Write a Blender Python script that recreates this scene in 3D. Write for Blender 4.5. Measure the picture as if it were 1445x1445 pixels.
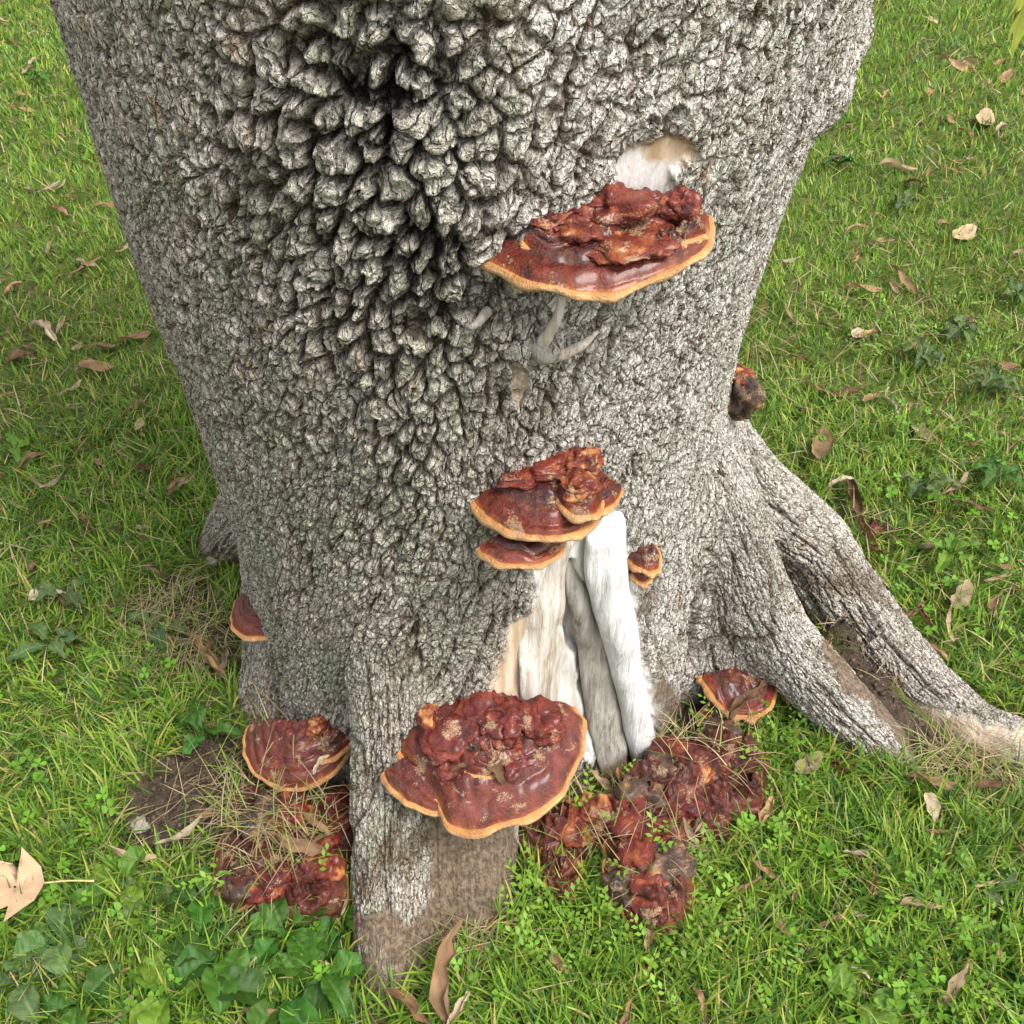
import bpy, math, random, time
_T0 = time.time()
def lap(s): pass
import numpy as np
from mathutils import Vector, Matrix
from mathutils.bvhtree import BVHTree

for o in list(bpy.data.objects): bpy.data.objects.remove(o)
scene = bpy.context.scene
COL = scene.collection
rng = np.random.default_rng(7)
random.seed(7)

# ------------------------------------------------------------------ camera
PITCH = math.radians(42.0)
CAM = np.array([0.06, -1.45, 1.60])
F = 1445.0                                   # focal length in photo pixels (lens = sensor)
cd = bpy.data.cameras.new('camera'); cd.lens = 36; cd.sensor_width = 36; cd.clip_end = 400; cd.clip_start = 0.02
cam = bpy.data.objects.new('camera', cd); COL.objects.link(cam)
cam.location = CAM; cam.rotation_euler = (math.pi/2 - PITCH, 0, 0)
scene.camera = cam

# ------------------------------------------------------------------ sky, sun, exposure
SUN_EL, SUN_AZ = 58.0, 128.0                 # azimuth clockwise from +Y: light comes from behind the camera's right shoulder
w = bpy.data.worlds.new('World'); scene.world = w; w.use_nodes = True
nt = w.node_tree; nt.nodes.clear()
sky = nt.nodes.new('ShaderNodeTexSky'); sky.sky_type = 'NISHITA'; sky.sun_disc = False
sky.sun_elevation = math.radians(SUN_EL); sky.sun_rotation = math.radians(SUN_AZ); sky.dust_density = 4; sky.air_density = 1.2
hs = nt.nodes.new('ShaderNodeHueSaturation'); hs.inputs['Saturation'].default_value = 0.22
bg = nt.nodes.new('ShaderNodeBackground'); bg.inputs[1].default_value = 0.15
wo = nt.nodes.new('ShaderNodeOutputWorld')
nt.links.new(sky.outputs[0], hs.inputs['Color']); nt.links.new(hs.outputs[0], bg.inputs[0]); nt.links.new(bg.outputs[0], wo.inputs[0])
sd = bpy.data.lights.new('sun', 'SUN'); sd.energy = 1.5; sd.angle = math.radians(24); sd.color = (1.0, 0.965, 0.90)
sun = bpy.data.objects.new('sun', sd); COL.objects.link(sun)
az, el = math.radians(SUN_AZ), math.radians(SUN_EL)
sdir = Vector((math.sin(az)*math.cos(el), math.cos(az)*math.cos(el), math.sin(el)))
sun.rotation_euler = (-sdir).to_track_quat('-Z', 'Y').to_euler(); sun.location = sdir*6
scene.view_settings.view_transform = 'Standard'; scene.view_settings.look = 'None'
scene.view_settings.exposure = 1.0; scene.view_settings.gamma = 1.0
scene.view_settings.use_curve_mapping = False
scene.cycles.max_bounces = 5; scene.cycles.diffuse_bounces = 3; scene.cycles.glossy_bounces = 2; scene.cycles.transmission_bounces = 3; scene.cycles.transparent_max_bounces = 4
scene.cycles.caustics_reflective = False; scene.cycles.caustics_refractive = False

# ------------------------------------------------------------------ photo <-> place
fw = np.array([0, math.cos(PITCH), -math.sin(PITCH)]); up = np.array([0, math.sin(PITCH), math.cos(PITCH)]); rt = np.array([1., 0, 0])
def ray(px, py): return fw + rt*(px-722.5)/F - up*(py-722.5)/F
def ground_at(px, py, z=0.0):
    d = ray(px, py); return CAM + d*((z-CAM[2])/d[2])
def proj(P):
    v = P-CAM; d = v@fw; return 722.5+F*(v@rt)/d, 722.5-F*(v@up)/d
def depth(P): return float((np.asarray(P)-CAM)@fw)

# ------------------------------------------------------------------ numpy noise
_TAB = np.random.default_rng(99).random(1 << 18).astype(np.float32)
def _k(i, m): return i.astype(np.int32)*np.int32(m)
def noise3(x, y, z, s=0):
    x, y, z = (np.asarray(q, np.float32) for q in (x, y, z))
    if not (x.shape == y.shape == z.shape): x, y, z = np.broadcast_arrays(x, y, z)
    xi, yi, zi = np.floor(x), np.floor(y), np.floor(z)
    fx, fy, fz = x-xi, y-yi, z-zi
    u, v, q = fx*fx*(3-2*fx), fy*fy*(3-2*fy), fz*fz*(3-2*fz)
    with np.errstate(over='ignore'):
        a0 = _k(xi, 73856093); a1 = a0+np.int32(73856093); b0 = _k(yi, 19349663); b1 = b0+np.int32(19349663); c0 = _k(zi, 83492791)+np.int32((s*7919) % 1000003); c1 = c0+np.int32(83492791)
    T = lambda a, b, c: _TAB[((a ^ b ^ c) ^ ((a ^ b ^ c) >> 13)) & 0x3ffff]
    flat = not zi.any() and not fz.any()
    def plane(c):
        p = T(a0, b0, c); p = p+u*(T(a1, b0, c)-p); r = T(a0, b1, c); r = r+u*(T(a1, b1, c)-r)
        return p+v*(r-p)
    p = plane(c0)
    if not flat: p = p+q*(plane(c1)-p)
    return p*2-1
def fbm(x, y, z, s=0, o=4, g=.5):
    r = 0; a = 1.; t = 0
    for i in range(o):
        r = r + a*noise3(x*2**i+17*i, y*2**i+5*i, z*2**i, s+i); t += a; a *= g
    return r/t
def worley(u, v, s=0, jit=.9):
    u, v = u.astype(np.float32), v.astype(np.float32)
    ui, vi = np.floor(u), np.floor(v)
    f1 = np.full(u.shape, 9., np.float32); f2 = f1.copy(); idd = np.zeros(u.shape, np.float32)
    for a in (-1, 0, 1):
        for b in (-1, 0, 1):
            ci, cj = ui+a, vi+b
            with np.errstate(over='ignore'): hh = _k(ci, 73856093) ^ _k(cj, 19349663) ^ np.int32((s*7919+11) % 1000003)
            hh = (hh ^ (hh >> 13)) & 0x3ffff
            qx = ci+.5+jit*(_TAB[hh]-.5); qy = cj+.5+jit*(_TAB[hh ^ 0x15a5a]-.5)
            d = np.sqrt((u-qx)**2+(v-qy)**2)
            n1 = d < f1
            f2 = np.where(n1, f1, np.minimum(f2, d)); idd = np.where(n1, _TAB[hh ^ 0x2c3c3], idd); f1 = np.where(n1, d, f1)
    return f1, f2, idd
def sstep(a, b, x):
    t = np.clip((x-a)/(b-a), 0, 1); return t*t*(3-2*t)
def poly_sd(px, py, poly):                    # signed distance to a polygon, negative inside
    poly = np.array(poly, float); n = len(poly)
    d = np.full(px.shape, 1e9); ins = np.zeros(px.shape, bool)
    for i in range(n):
        a, b = poly[i], poly[(i+1) % n]; e = b-a
        t = np.clip(((px-a[0])*e[0]+(py-a[1])*e[1])/(e@e), 0, 1)
        d = np.minimum(d, np.hypot(px-a[0]-t*e[0], py-a[1]-t*e[1]))
        c = ((a[1] > py) != (b[1] > py)) & (px < e[0]*(py-a[1])/(e[1] if e[1] else 1e-9)+a[0])
        ins ^= c
    return np.where(ins, -d, d)

# ------------------------------------------------------------------ object helpers
def mesh_np(name, V, faces, smooth=True):
    """faces: list of int arrays (n,3)/(n,4)"""
    me = bpy.data.meshes.new(name)
    fl = [np.asarray(f, np.int32) for f in faces if len(f)]
    loops = np.concatenate([f.ravel() for f in fl]); sizes = np.concatenate([np.full(len(f), f.shape[1], np.int32) for f in fl])
    starts = np.concatenate([[0], np.cumsum(sizes)[:-1]]).astype(np.int32)
    me.vertices.add(len(V)); me.vertices.foreach_set('co', np.asarray(V, np.float32).ravel())
    me.loops.add(len(loops)); me.loops.foreach_set('vertex_index', loops)
    me.polygons.add(len(sizes)); me.polygons.foreach_set('loop_start', starts); me.polygons.foreach_set('loop_total', sizes)
    if smooth: me.polygons.foreach_set('use_smooth', np.ones(len(sizes), bool))
    me.update(calc_edges=True); me.validate()
    return me
def attr(me, name, data, kind='FLOAT_COLOR'):
    a = me.attributes.new(name, kind, 'POINT')
    data = np.asarray(data, np.float32)
    if kind == 'FLOAT_COLOR':
        if data.shape[1] == 3: data = np.concatenate([data, np.ones((len(data), 1), np.float32)], 1)
        a.data.foreach_set('color', data.ravel())
    else: a.data.foreach_set('value', data.ravel())
def link(name, me, mat=None, parent=None, loc=None):
    o = bpy.data.objects.new(name, me); COL.objects.link(o)
    if mat and me and not me.materials: me.materials.append(mat)
    if parent: o.parent = parent
    if loc is not None: o.location = loc
    return o
def tag(o, label=None, cat=None, group=None, kind=None):
    if label: o['label'] = label
    if cat: o['category'] = cat
    if group: o['group'] = group
    if kind: o['kind'] = kind
    return o
def grid_faces(nu, nv, wrap=False):
    i = np.arange(nu-1)[:, None]; j = np.arange(nv if wrap else nv-1)[None, :]
    a = i*nv+j; b = i*nv+(j+1) % nv
    return np.stack([a, b, b+nv, a+nv], -1).reshape(-1, 4)

# ------------------------------------------------------------------ materials
class NT:
    def __init__(s, name):
        s.m = bpy.data.materials.new(name); s.m.use_nodes = True; s.t = s.m.node_tree; s.t.nodes.clear()
        s.out = s.n('ShaderNodeOutputMaterial')
    def n(s, t, **kw):
        x = s.t.nodes.new(t)
        for k, v in kw.items():
            if k.startswith('i_'):
                kk = k[2:]; kk = int(kk) if kk.isdigit() else kk.replace('_', ' ')
                x.inputs[kk].default_value = v
            else: setattr(x, k, v)
        return x
    def l(s, a, b): s.t.links.new(a, b)
    def mix(s, fac, a, b, bt='MIX'):
        x = s.n('ShaderNodeMix', data_type='RGBA', blend_type=bt)
        for sock, v in ((x.inputs[0], fac), (x.inputs[6], a), (x.inputs[7], b)):
            if isinstance(v, (int, float)): sock.default_value = v
            elif isinstance(v, tuple): sock.default_value = (*v, 1)
            else: s.l(v, sock)
        return x.outputs[2]
    def math(s, op, a, b=0.0, c=None):
        x = s.n('ShaderNodeMath', operation=op)
        for i, v in enumerate((a, b, c)):
            if v is None: continue
            if isinstance(v, (int, float)): x.inputs[i].default_value = v
            else: s.l(v, x.inputs[i])
        return x.outputs[0]
    def ramp(s, v, lo, hi, a=0., b=1.):
        x = s.n('ShaderNodeMapRange', interpolation_type='SMOOTHSTEP')
        s.l(v, x.inputs[0])
        for i, q in zip((1, 2, 3, 4), (lo, hi, a, b)): x.inputs[i].default_value = q
        return x.outputs[0]
    def coords(s, scale=(1, 1, 1)):
        tc = s.n('ShaderNodeTexCoord'); mp = s.n('ShaderNodeMapping'); mp.inputs[3].default_value = scale
        s.l(tc.outputs['Object'], mp.inputs[0]); return mp.outputs[0]
    def noise(s, co, scale, det=4, rough=.55):
        x = s.n('ShaderNodeTexNoise'); x.inputs['Scale'].default_value = scale; x.inputs['Detail'].default_value = det; x.inputs['Roughness'].default_value = rough
        s.l(co, x.inputs[0]); return x.outputs[0]
    def vor(s, co, scale, feat='DISTANCE_TO_EDGE'):
        x = s.n('ShaderNodeTexVoronoi', feature=feat); x.inputs['Scale'].default_value = scale
        s.l(co, x.inputs['Vector']); return x.outputs[0]
    def bump(s, h, strength, dist, prev=None):
        x = s.n('ShaderNodeBump'); x.inputs['Strength'].default_value = strength; x.inputs['Distance'].default_value = dist
        s.l(h, x.inputs['Height'])
        if prev: s.l(prev, x.inputs['Normal'])
        return x.outputs[0]
    def bsdf(s, col, rough=.8, normal=None, spec=.3, **kw):
        b = s.n('ShaderNodeBsdfPrincipled')
        if isinstance(col, tuple): b.inputs['Base Color'].default_value = (*col, 1)
        else: s.l(col, b.inputs['Base Color'])
        if isinstance(rough, (int, float)): b.inputs['Roughness'].default_value = rough
        else: s.l(rough, b.inputs['Roughness'])
        b.inputs['Specular IOR Level'].default_value = spec
        for k, v in kw.items(): b.inputs[k.replace('_', ' ')].default_value = v
        if normal: s.l(normal, b.inputs['Normal'])
        s.l(b.outputs[0], s.out.inputs[0]); return b

def mat_bark():
    m = NT('bark')
    ma = m.n('ShaderNodeAttribute', attribute_name='mask_a'); sa = m.n('ShaderNodeSeparateColor'); m.l(ma.outputs[0], sa.inputs[0])
    mb = m.n('ShaderNodeAttribute', attribute_name='mask_b'); sb = m.n('ShaderNodeSeparateColor'); m.l(mb.outputs[0], sb.inputs[0])
    mc = m.n('ShaderNodeAttribute', attribute_name='mask_c'); sc_ = m.n('ShaderNodeSeparateColor'); m.l(mc.outputs[0], sc_.inputs[0])
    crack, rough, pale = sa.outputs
    bare, tan, dirt = sb.outputs
    stain_shade, lich, plate = sc_.outputs
    co = m.coords((1, 1, .62))
    wn = m.n('ShaderNodeTexNoise'); wn.inputs['Scale'].default_value = 60; wn.inputs['Detail'].default_value = 2; m.l(co, wn.inputs[0])
    va = m.n('ShaderNodeVectorMath', operation='SCALE'); m.l(wn.outputs[1], va.inputs[0]); va.inputs['Scale'].default_value = .012
    vb = m.n('ShaderNodeVectorMath', operation='ADD'); m.l(co, vb.inputs[0]); m.l(va.outputs[0], vb.inputs[1]); cw = vb.outputs[0]
    fa = m.n('ShaderNodeAttribute', attribute_name='flow'); fm = m.n('ShaderNodeMapping'); m.l(fa.outputs['Vector'], fm.inputs[0]); fm.inputs[3].default_value = (1, .40, 1)
    fv = m.n('ShaderNodeVectorMath', operation='ADD'); m.l(fm.outputs[0], fv.inputs[0]); m.l(va.outputs[0], fv.inputs[1])
    v1 = m.n('ShaderNodeTexVoronoi', feature='DISTANCE_TO_EDGE', voronoi_dimensions='2D'); v1.inputs['Scale'].default_value = 88; m.l(fv.outputs[0], v1.inputs['Vector'])
    v2 = m.n('ShaderNodeTexVoronoi', feature='DISTANCE_TO_EDGE', voronoi_dimensions='2D'); v2.inputs['Scale'].default_value = 190; m.l(fv.outputs[0], v2.inputs['Vector'])
    v3 = m.n('ShaderNodeTexVoronoi', feature='F1', voronoi_dimensions='2D'); v3.inputs['Scale'].default_value = 88; m.l(fv.outputs[0], v3.inputs['Vector'])
    sid = m.n('ShaderNodeSeparateColor'); m.l(v3.outputs['Color'], sid.inputs[0]); cid = sid.outputs[0]
    fine = v1.outputs[0]; fine2 = v2.outputs[0]
    fc = m.ramp(fine, 0.015, .12, 1, 0); fc2 = m.ramp(fine2, 0.01, .09, 1, 0)
    n1 = m.noise(co, 14, 4); n2 = m.noise(co, 45, 3); n3 = m.noise(co, 260, 2)
    # plates: grey brown on the rough side, pale ash grey on the smooth side
    dark = m.mix(m.ramp(n2, .35, .65), (.43, .405, .35), (.64, .605, .535))
    lite = m.mix(m.ramp(n2, .35, .65), (.76, .75, .73), (.90, .895, .88))
    col = m.mix(pale, dark, lite)
    col = m.mix(m.ramp(cid, 0, 1, 0, .30), col, (.36, .33, .28))
    col = m.mix(m.math('MULTIPLY', m.ramp(plate, .35, .95), .22), col, (.56, .47, .38))
    # lichen: grey green film and yellow green specks
    lf = m.math('MULTIPLY', m.ramp(n1, .48, .62), lich)
    col = m.mix(m.math('MULTIPLY', lf, .85), col, (.43, .48, .37))
    ly = m.math('MULTIPLY', m.math('MULTIPLY', m.ramp(m.noise(co, 70, 5, .7), .55, .68), m.ramp(m.noise(co, 11, 2), .5, .62)), rough)
    col = m.mix(m.math('MULTIPLY', ly, .7), col, (.30, .31, .075))
    # flaked spots show the orange tan inner bark
    fl = m.math('MULTIPLY', m.ramp(m.noise(co, 22, 4), .62, .72), m.ramp(n2, .45, .6))
    col = m.mix(m.math('MULTIPLY', fl, .75), col, (.40, .235, .115))
    # fissures: brown inner bark, blackened by algae and by painted-in shade of the deep gaps
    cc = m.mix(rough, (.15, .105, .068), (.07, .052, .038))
    cc = m.mix(stain_shade, cc, (.022, .02, .017))
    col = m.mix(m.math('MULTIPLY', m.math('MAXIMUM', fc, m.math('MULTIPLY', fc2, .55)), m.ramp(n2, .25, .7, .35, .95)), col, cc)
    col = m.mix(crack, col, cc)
    n5 = m.noise(co, 720, 2, .6)
    mot = m.mix(m.ramp(n3, .30, .70), (.62, .60, .57), (1.14, 1.13, 1.11)); col = m.mix(.85, col, mot, 'MULTIPLY')
    spk = m.mix(m.ramp(n5, .34, .66), (.62, .60, .57), (1.22, 1.20, 1.17)); col = m.mix(.8, col, spk, 'MULTIPLY')
    # bare dead wood, weathered white and tan
    cg = m.coords((1, 1, .07)); g1 = m.noise(cg, 120, 5, .65); g2 = m.noise(cg, 40, 4)
    wood = m.mix(m.ramp(g1, .3, .7), (.60, .56, .50), (.80, .79, .77))
    wtan = m.mix(m.ramp(g2, .35, .65), (.40, .26, .145), (.66, .53, .39))
    wd = m.mix(tan, wood, wtan)
    wd = m.mix(m.ramp(m.noise(cg, 75, 3, .7), .62, .72, 0, .6), wd, (.20, .15, .11))
    col = m.mix(bare, col, wd)
    so = m.mix(m.ramp(m.noise(co, 130, 4), .35, .65), (.085, .058, .037), (.19, .137, .092))
    df = m.ramp(m.math('ADD', dirt, m.math('MULTIPLY', m.math('SUBTRACT', m.noise(co, 30, 5), .5), 1.5)), .18, .82)
    col = m.mix(m.math('MULTIPLY', df, .93), col, so)
    nb = m.math('SUBTRACT', 1.0, m.math('MAXIMUM', bare, m.math('MULTIPLY', df, .75)))
    hgt = m.math('MULTIPLY', m.math('ADD', m.math('MINIMUM', m.ramp(fine, 0, .10), m.ramp(fine2, 0, .10, .5, 1.)), m.math('ADD', m.math('MULTIPLY', cid, .25), m.math('MULTIPLY', n5, .5))), nb)
    b1 = m.bump(hgt, .85, .0035)
    b2 = m.bump(m.math('MULTIPLY', n3, m.math('ADD', m.math('MULTIPLY', nb, .85), .15)), .9, .005, b1)
    b3 = m.bump(m.math('MULTIPLY', g1, bare), .5, .004, b2)
    m.bsdf(col, 1.0, b3, .04)
    return m.m

def mat_vcol(name, rough=.5, bump=0., bscale=200, trans=0., spec=.3, coat=0., attrname='Col', jit=.0, rjit=None):
    m = NT(name)
    a = m.n('ShaderNodeAttribute', attribute_name=attrname); col = a.outputs[0]
    co = m.coords()
    if jit:
        oi = m.n('ShaderNodeObjectInfo')
        hsv = m.n('ShaderNodeHueSaturation'); m.l(col, hsv.inputs['Color'])
        m.l(m.ramp(oi.outputs['Random'], 0, 1, 1-jit, 1+jit), hsv.inputs['Value']); col = hsv.outputs[0]
    nrm = None
    nz = m.noise(co, bscale, 4)
    if bump: nrm = m.bump(nz, .6, bump)
    r = rough
    if rjit: r = m.ramp(nz, .3, .7, rjit[0], rjit[1])
    b = m.bsdf(col, r, nrm, spec)
    if coat: b.inputs['Coat Weight'].default_value = coat; b.inputs['Coat Roughness'].default_value = .22
    if trans:
        t = m.n('ShaderNodeBsdfTranslucent'); m.l(col, t.inputs[0]); mx = m.n('ShaderNodeMixShader', i_0=trans)
        m.l(b.outputs[0], mx.inputs[1]); m.l(t.outputs[0], mx.inputs[2]); m.l(mx.outputs[0], m.out.inputs[0])
    return m.m

def mat_fungus():
    m = NT('lacquered_fungus')
    a = m.n('ShaderNodeAttribute', attribute_name='Col'); g = m.n('ShaderNodeAttribute', attribute_name='gloss')
    co = m.coords()
    n1 = m.noise(co, 90, 5, .65); n2 = m.noise(co, 420, 3); n3 = m.noise(co, 28, 4)
    col = m.mix(m.ramp(n1, .45, .75, 0, .45), a.outputs[0], (.27, .06, .02), 'MIX')
    col = m.mix(m.math('SUBTRACT', 1.0, g.outputs['Fac']), col, a.outputs[0])
    col = m.mix(m.ramp(m.math('MULTIPLY', n2, m.ramp(n3, .4, .7)), .36, .46, 0, .6), col, (.44, .30, .17))   # spore dust and crumbs
    nr = m.bump(n1, .9, .008); nr = m.bump(n2, .7, .003, nr)
    rg = m.math('ADD', m.math('MULTIPLY', g.outputs['Fac'], -.40), m.ramp(n3, .35, .7, .70, .88))
    b = m.bsdf(col, rg, nr, .4)
    m.l(m.math('MULTIPLY', g.outputs['Fac'], .30), b.inputs['Coat Weight']); b.inputs['Coat Roughness'].default_value = .16
    return m.m

def mat_deadwood(name, c0, c1, dk, grain=.5):
    m = NT(name)
    cg = m.coords((1, 1, .08)); co = m.coords()
    g1 = m.noise(cg, 110, 5, .65); g2 = m.noise(co, 30, 4); g3 = m.noise(cg, 60, 5, .7)
    col = m.mix(m.ramp(g1, .3, .7), c0, c1)
    col = m.mix(m.ramp(g3, .52, .70, 0, .8), col, dk)
    col = m.mix(m.ramp(g2, .52, .75, 0, .45), col, dk)
    col = m.mix(m.ramp(m.noise(m.coords((1, 1, .03)), 150, 4, .7), .58, .66, 0, .7), col, dk)
    a = m.n('ShaderNodeAttribute', attribute_name='soil')
    col = m.mix(m.ramp(m.math('ADD', a.outputs['Fac'], m.math('MULTIPLY', m.math('SUBTRACT', g2, .5), .7)), .35, .7, 0, .9), col, (.20, .14, .09))
    vc = m.ramp(m.vor(co, 70), 0, .03, 0, 1)
    nr = m.bump(g1, grain, .007); nr = m.bump(m.noise(m.coords((1, 1, .03)), 150, 4, .7), .6, .006, nr); nr = m.bump(m.noise(co, 180, 3), .4, .002, nr); nr = m.bump(vc, .25, .002, nr)
    m.bsdf(col, .85, nr, .2)
    return m.m

def mat_ground():
    m = NT('lawn_soil')
    a = m.n('ShaderNodeAttribute', attribute_name='soil'); co = m.coords()
    n1 = m.noise(co, 9, 5); n2 = m.noise(co, 60, 5, .65); n3 = m.noise(co, 220, 4)
    lawn = m.mix(m.ramp(n2, .35, .65), (.07, .105, .022), (.16, .145, .055))
    soil = m.mix(m.ramp(n2, .3, .7), (.042, .03, .021), (.11, .08, .058))
    soil = m.mix(m.ramp(n3, .6, .72, 0, .7), soil, (.30, .235, .17))
    col = m.mix(a.outputs['Fac'], lawn, soil)
    nr = m.bump(n2, .8, .02); nr = m.bump(n3, .7, .006, nr)
    m.bsdf(col, .95, nr, .12)
    return m.m

M_BARK = mat_bark()
M_FUNG = mat_fungus()
M_WOODW = mat_deadwood('weathered_white_wood', (.58, .575, .57), (.78, .78, .78), (.40, .36, .32))
M_WOODG = mat_deadwood('weathered_grey_wood', (.25, .225, .19), (.46, .43, .38), (.12, .095, .07))
M_WOODT = mat_deadwood('weathered_tan_wood', (.50, .42, .34), (.74, .70, .645), (.30, .20, .12))
M_KNOT = mat_deadwood('grey_bark_knot', (.24, .22, .19), (.42, .39, .34), (.08, .06, .045), .8)
M_GROUND = mat_ground()
M_GRASS = mat_vcol('grass_blades', .48, trans=.38, spec=.35)
M_DRYG = mat_vcol('dry_grass_blades', .7, trans=.2, spec=.2)
M_LEAF = mat_vcol('broad_leaf', .5, bump=.0016, bscale=130, trans=.18, spec=.25)
M_DEAD = mat_vcol('dead_leaf', .72, bump=.0015, bscale=150, trans=.15, spec=.2, jit=.22)
M_SOILC = mat_vcol('soil_clod', .95, bump=.003, bscale=250, spec=.1)
M_STONE = mat_vcol('pebble_stone', .7, bump=.001, bscale=200, spec=.25)

# ------------------------------------------------------------------ tree base shape (a smooth union of trunk and roots)
ZT = np.array([-.15, 0, .1, .2, .3, .4, .5, .6, .7, .8, .9, 1.0, 1.1, 1.2, 1.3, 1.5, 1.8, 2.6])
XT = np.array([-.016, -.016, -.014, -.013, -.016, -.019, -.020, -.022, -.026, -.026, -.024, -.019, -.011, -.002, .004, .012, .02, .03])
RT = np.array([.50, .478, .465, .456, .451, .450, .451, .454, .457, .465, .475, .485, .496, .504, .511, .522, .53, .55]) - .004
_zz = np.linspace(-.15, 2.6, 1101)
def _sm(T):
    a = np.interp(_zz, ZT, T); k = np.ones(41)/41
    return np.convolve(np.pad(a, 20, 'edge'), k, 'valid')
_X, _R = _sm(XT), _sm(RT)
# root: list of (x, y, z, radius)
ROOTS = {
 'front': [(-.12, -.36, .60, .05), (-.128, -.40, .38, .06), (-.135, -.49, .19, .066), (-.136, -.60, .075, .066), (-.132, -.70, .005, .060), (-.125, -.80, -.06, .045)],
 'front_dirt': [(.0, -.35, .38, .06), (-.005, -.45, .18, .075), (-.005, -.55, .06, .075), (-.005, -.63, -.03, .065)],
 'left': [(-.35, -.13, .28, .045), (-.385, -.18, .10, .055), (-.41, -.205, .02, .055), (-.43, -.23, -.06, .05)],
 'back_left': [(-.38, .16, .40, .06), (-.46, .17, .20, .075), (-.53, .19, .09, .07), (-.59, .22, -.01, .06)],
 'back_left_small': [(-.38, .05, .22, .04), (-.42, .06, .10, .05), (-.45, .07, .0, .05)],
 'right_flank': [(.35, -.08, .62, .05), (.395, -.10, .42, .075), (.435, -.115, .24, .095), (.47, -.125, .05, .115)],
 'right_front': [(.42, -.15, .46, .045), (.50, -.185, .26, .058), (.555, -.205, .165, .062), (.61, -.24, .110, .062), (.672, -.278, .055, .060), (.74, -.32, .005, .055), (.80, -.36, -.04, .04)],
 'right': [(.38, .03, .52, .07), (.44, .045, .40, .085), (.50, .055, .305, .092), (.58, .055, .23, .09), (.65, .03, .18, .085), (.715, -.015, .105, .08), (.785, -.09, .045, .072), (.86, -.20, .008, .064), (.93, -.29, .0, .056), (1.02, -.335, .0, .05), (1.2, -.38, -.03, .045), (1.4, -.40, -.07, .04)],
 'right_back': [(.38, .18, .40, .06), (.50, .22, .20, .07), (.60, .26, .05, .06)],
}
BUMPS = [(.462, -.06, 1.175, .058), (.44, -.13, 1.13, .05)]
def _add_bump(px, py, r, inset):
    pass
def smin(a, b, k):
    h = np.clip(.5+.5*(b-a)/k, 0, 1); return b+(a-b)*h-k*h*(1-h)
def sd_trunk(x, y, z):
    xc = np.interp(z, _zz, _X); R = np.interp(z, _zz, _R)
    dx = x-xc; rho = np.hypot(dx, y); ph = np.arctan2(dx, -y)
    lob = .008*np.sin(3*ph+1.0+z*1.5)+.006*np.sin(7*ph+2*z) + .010*np.sin(5*ph-1.2)*np.clip(.5-z, 0, .5)*2
    # hollow where the bark has died back over the dead wood
    lob = lob - .045*np.exp(-((ph-.40)/.12)**2)*sstep(.50, .22, z)
    return (rho-R-lob)*.96
def sd_root(x, y, z, pts):
    d = np.full(x.shape, 9., x.dtype)
    S = np.zeros_like(d); CX = np.zeros_like(d); CY = np.zeros_like(d); CZ = np.zeros_like(d)
    acc = 0.; K = np.zeros_like(d)
    for k in range(len(pts)-1):
        a = np.array(pts[k][:3]); b = np.array(pts[k+1][:3]); ra, rb = pts[k][3], pts[k+1][3]; e = b-a; L = np.linalg.norm(e)
        t = np.clip(((x-a[0])*e[0]+(y-a[1])*e[1]+(z-a[2])*e[2])/(L*L), 0, 1)
        cx, cy, cz = x-a[0]-t*e[0], y-a[1]-t*e[1], z-a[2]-t*e[2]
        q = np.sqrt(cx*cx+cy*cy+cz*cz)-(ra+(rb-ra)*t)
        n = q < d
        d = np.where(n, q, d); S = np.where(n, acc+t*L, S); CX = np.where(n, cx, CX); CY = np.where(n, cy, CY); CZ = np.where(n, cz, CZ); K = np.where(n, k, K)
        acc += L
    return d, S, CX, CY, CZ, K
def sd_root_d(x, y, z, pts):
    d = None
    for k in range(len(pts)-1):
        ax_, ay_, az_ = pts[k][:3]; ra, rb = pts[k][3], pts[k+1][3]; ex, ey, ez = (pts[k+1][i]-pts[k][i] for i in range(3)); L2 = ex*ex+ey*ey+ez*ez
        qx, qy, qz = x-ax_, y-ay_, z-az_
        t = np.clip((qx*ex+qy*ey+qz*ez)*(1/L2), 0, 1)
        qx -= t*ex; qy -= t*ey; qz -= t*ez
        q = np.sqrt(qx*qx+qy*qy+qz*qz)-(ra+(rb-ra)*t)
        d = q if d is None else np.minimum(d, q)
    return d
def sd_tree(x, y, z):
    d = sd_trunk(x, y, z)
    lo = z < .95
    if lo.any():
        xl, yl, zl = x[lo], y[lo], z[lo]; dl = d[lo]
        for nm, pts in ROOTS.items():
            q = np.array(pts); mg = q[:, 3].max()+.08
            b = (xl > q[:, 0].min()-mg) & (xl < q[:, 0].max()+mg) & (yl > q[:, 1].min()-mg) & (yl < q[:, 1].max()+mg) & (zl < q[:, 2].max()+mg) & (dl > -.09)
            if b.any(): dl[b] = smin(dl[b], sd_root_d(xl[b], yl[b], zl[b], pts), .075)
        d = d.copy(); d[lo] = dl
    for (bx, by, bz, br) in BUMPS:
        d = smin(d, np.sqrt((x-bx)**2+(y-by)**2+(z-bz)**2)-br, .03)
    return d

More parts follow.
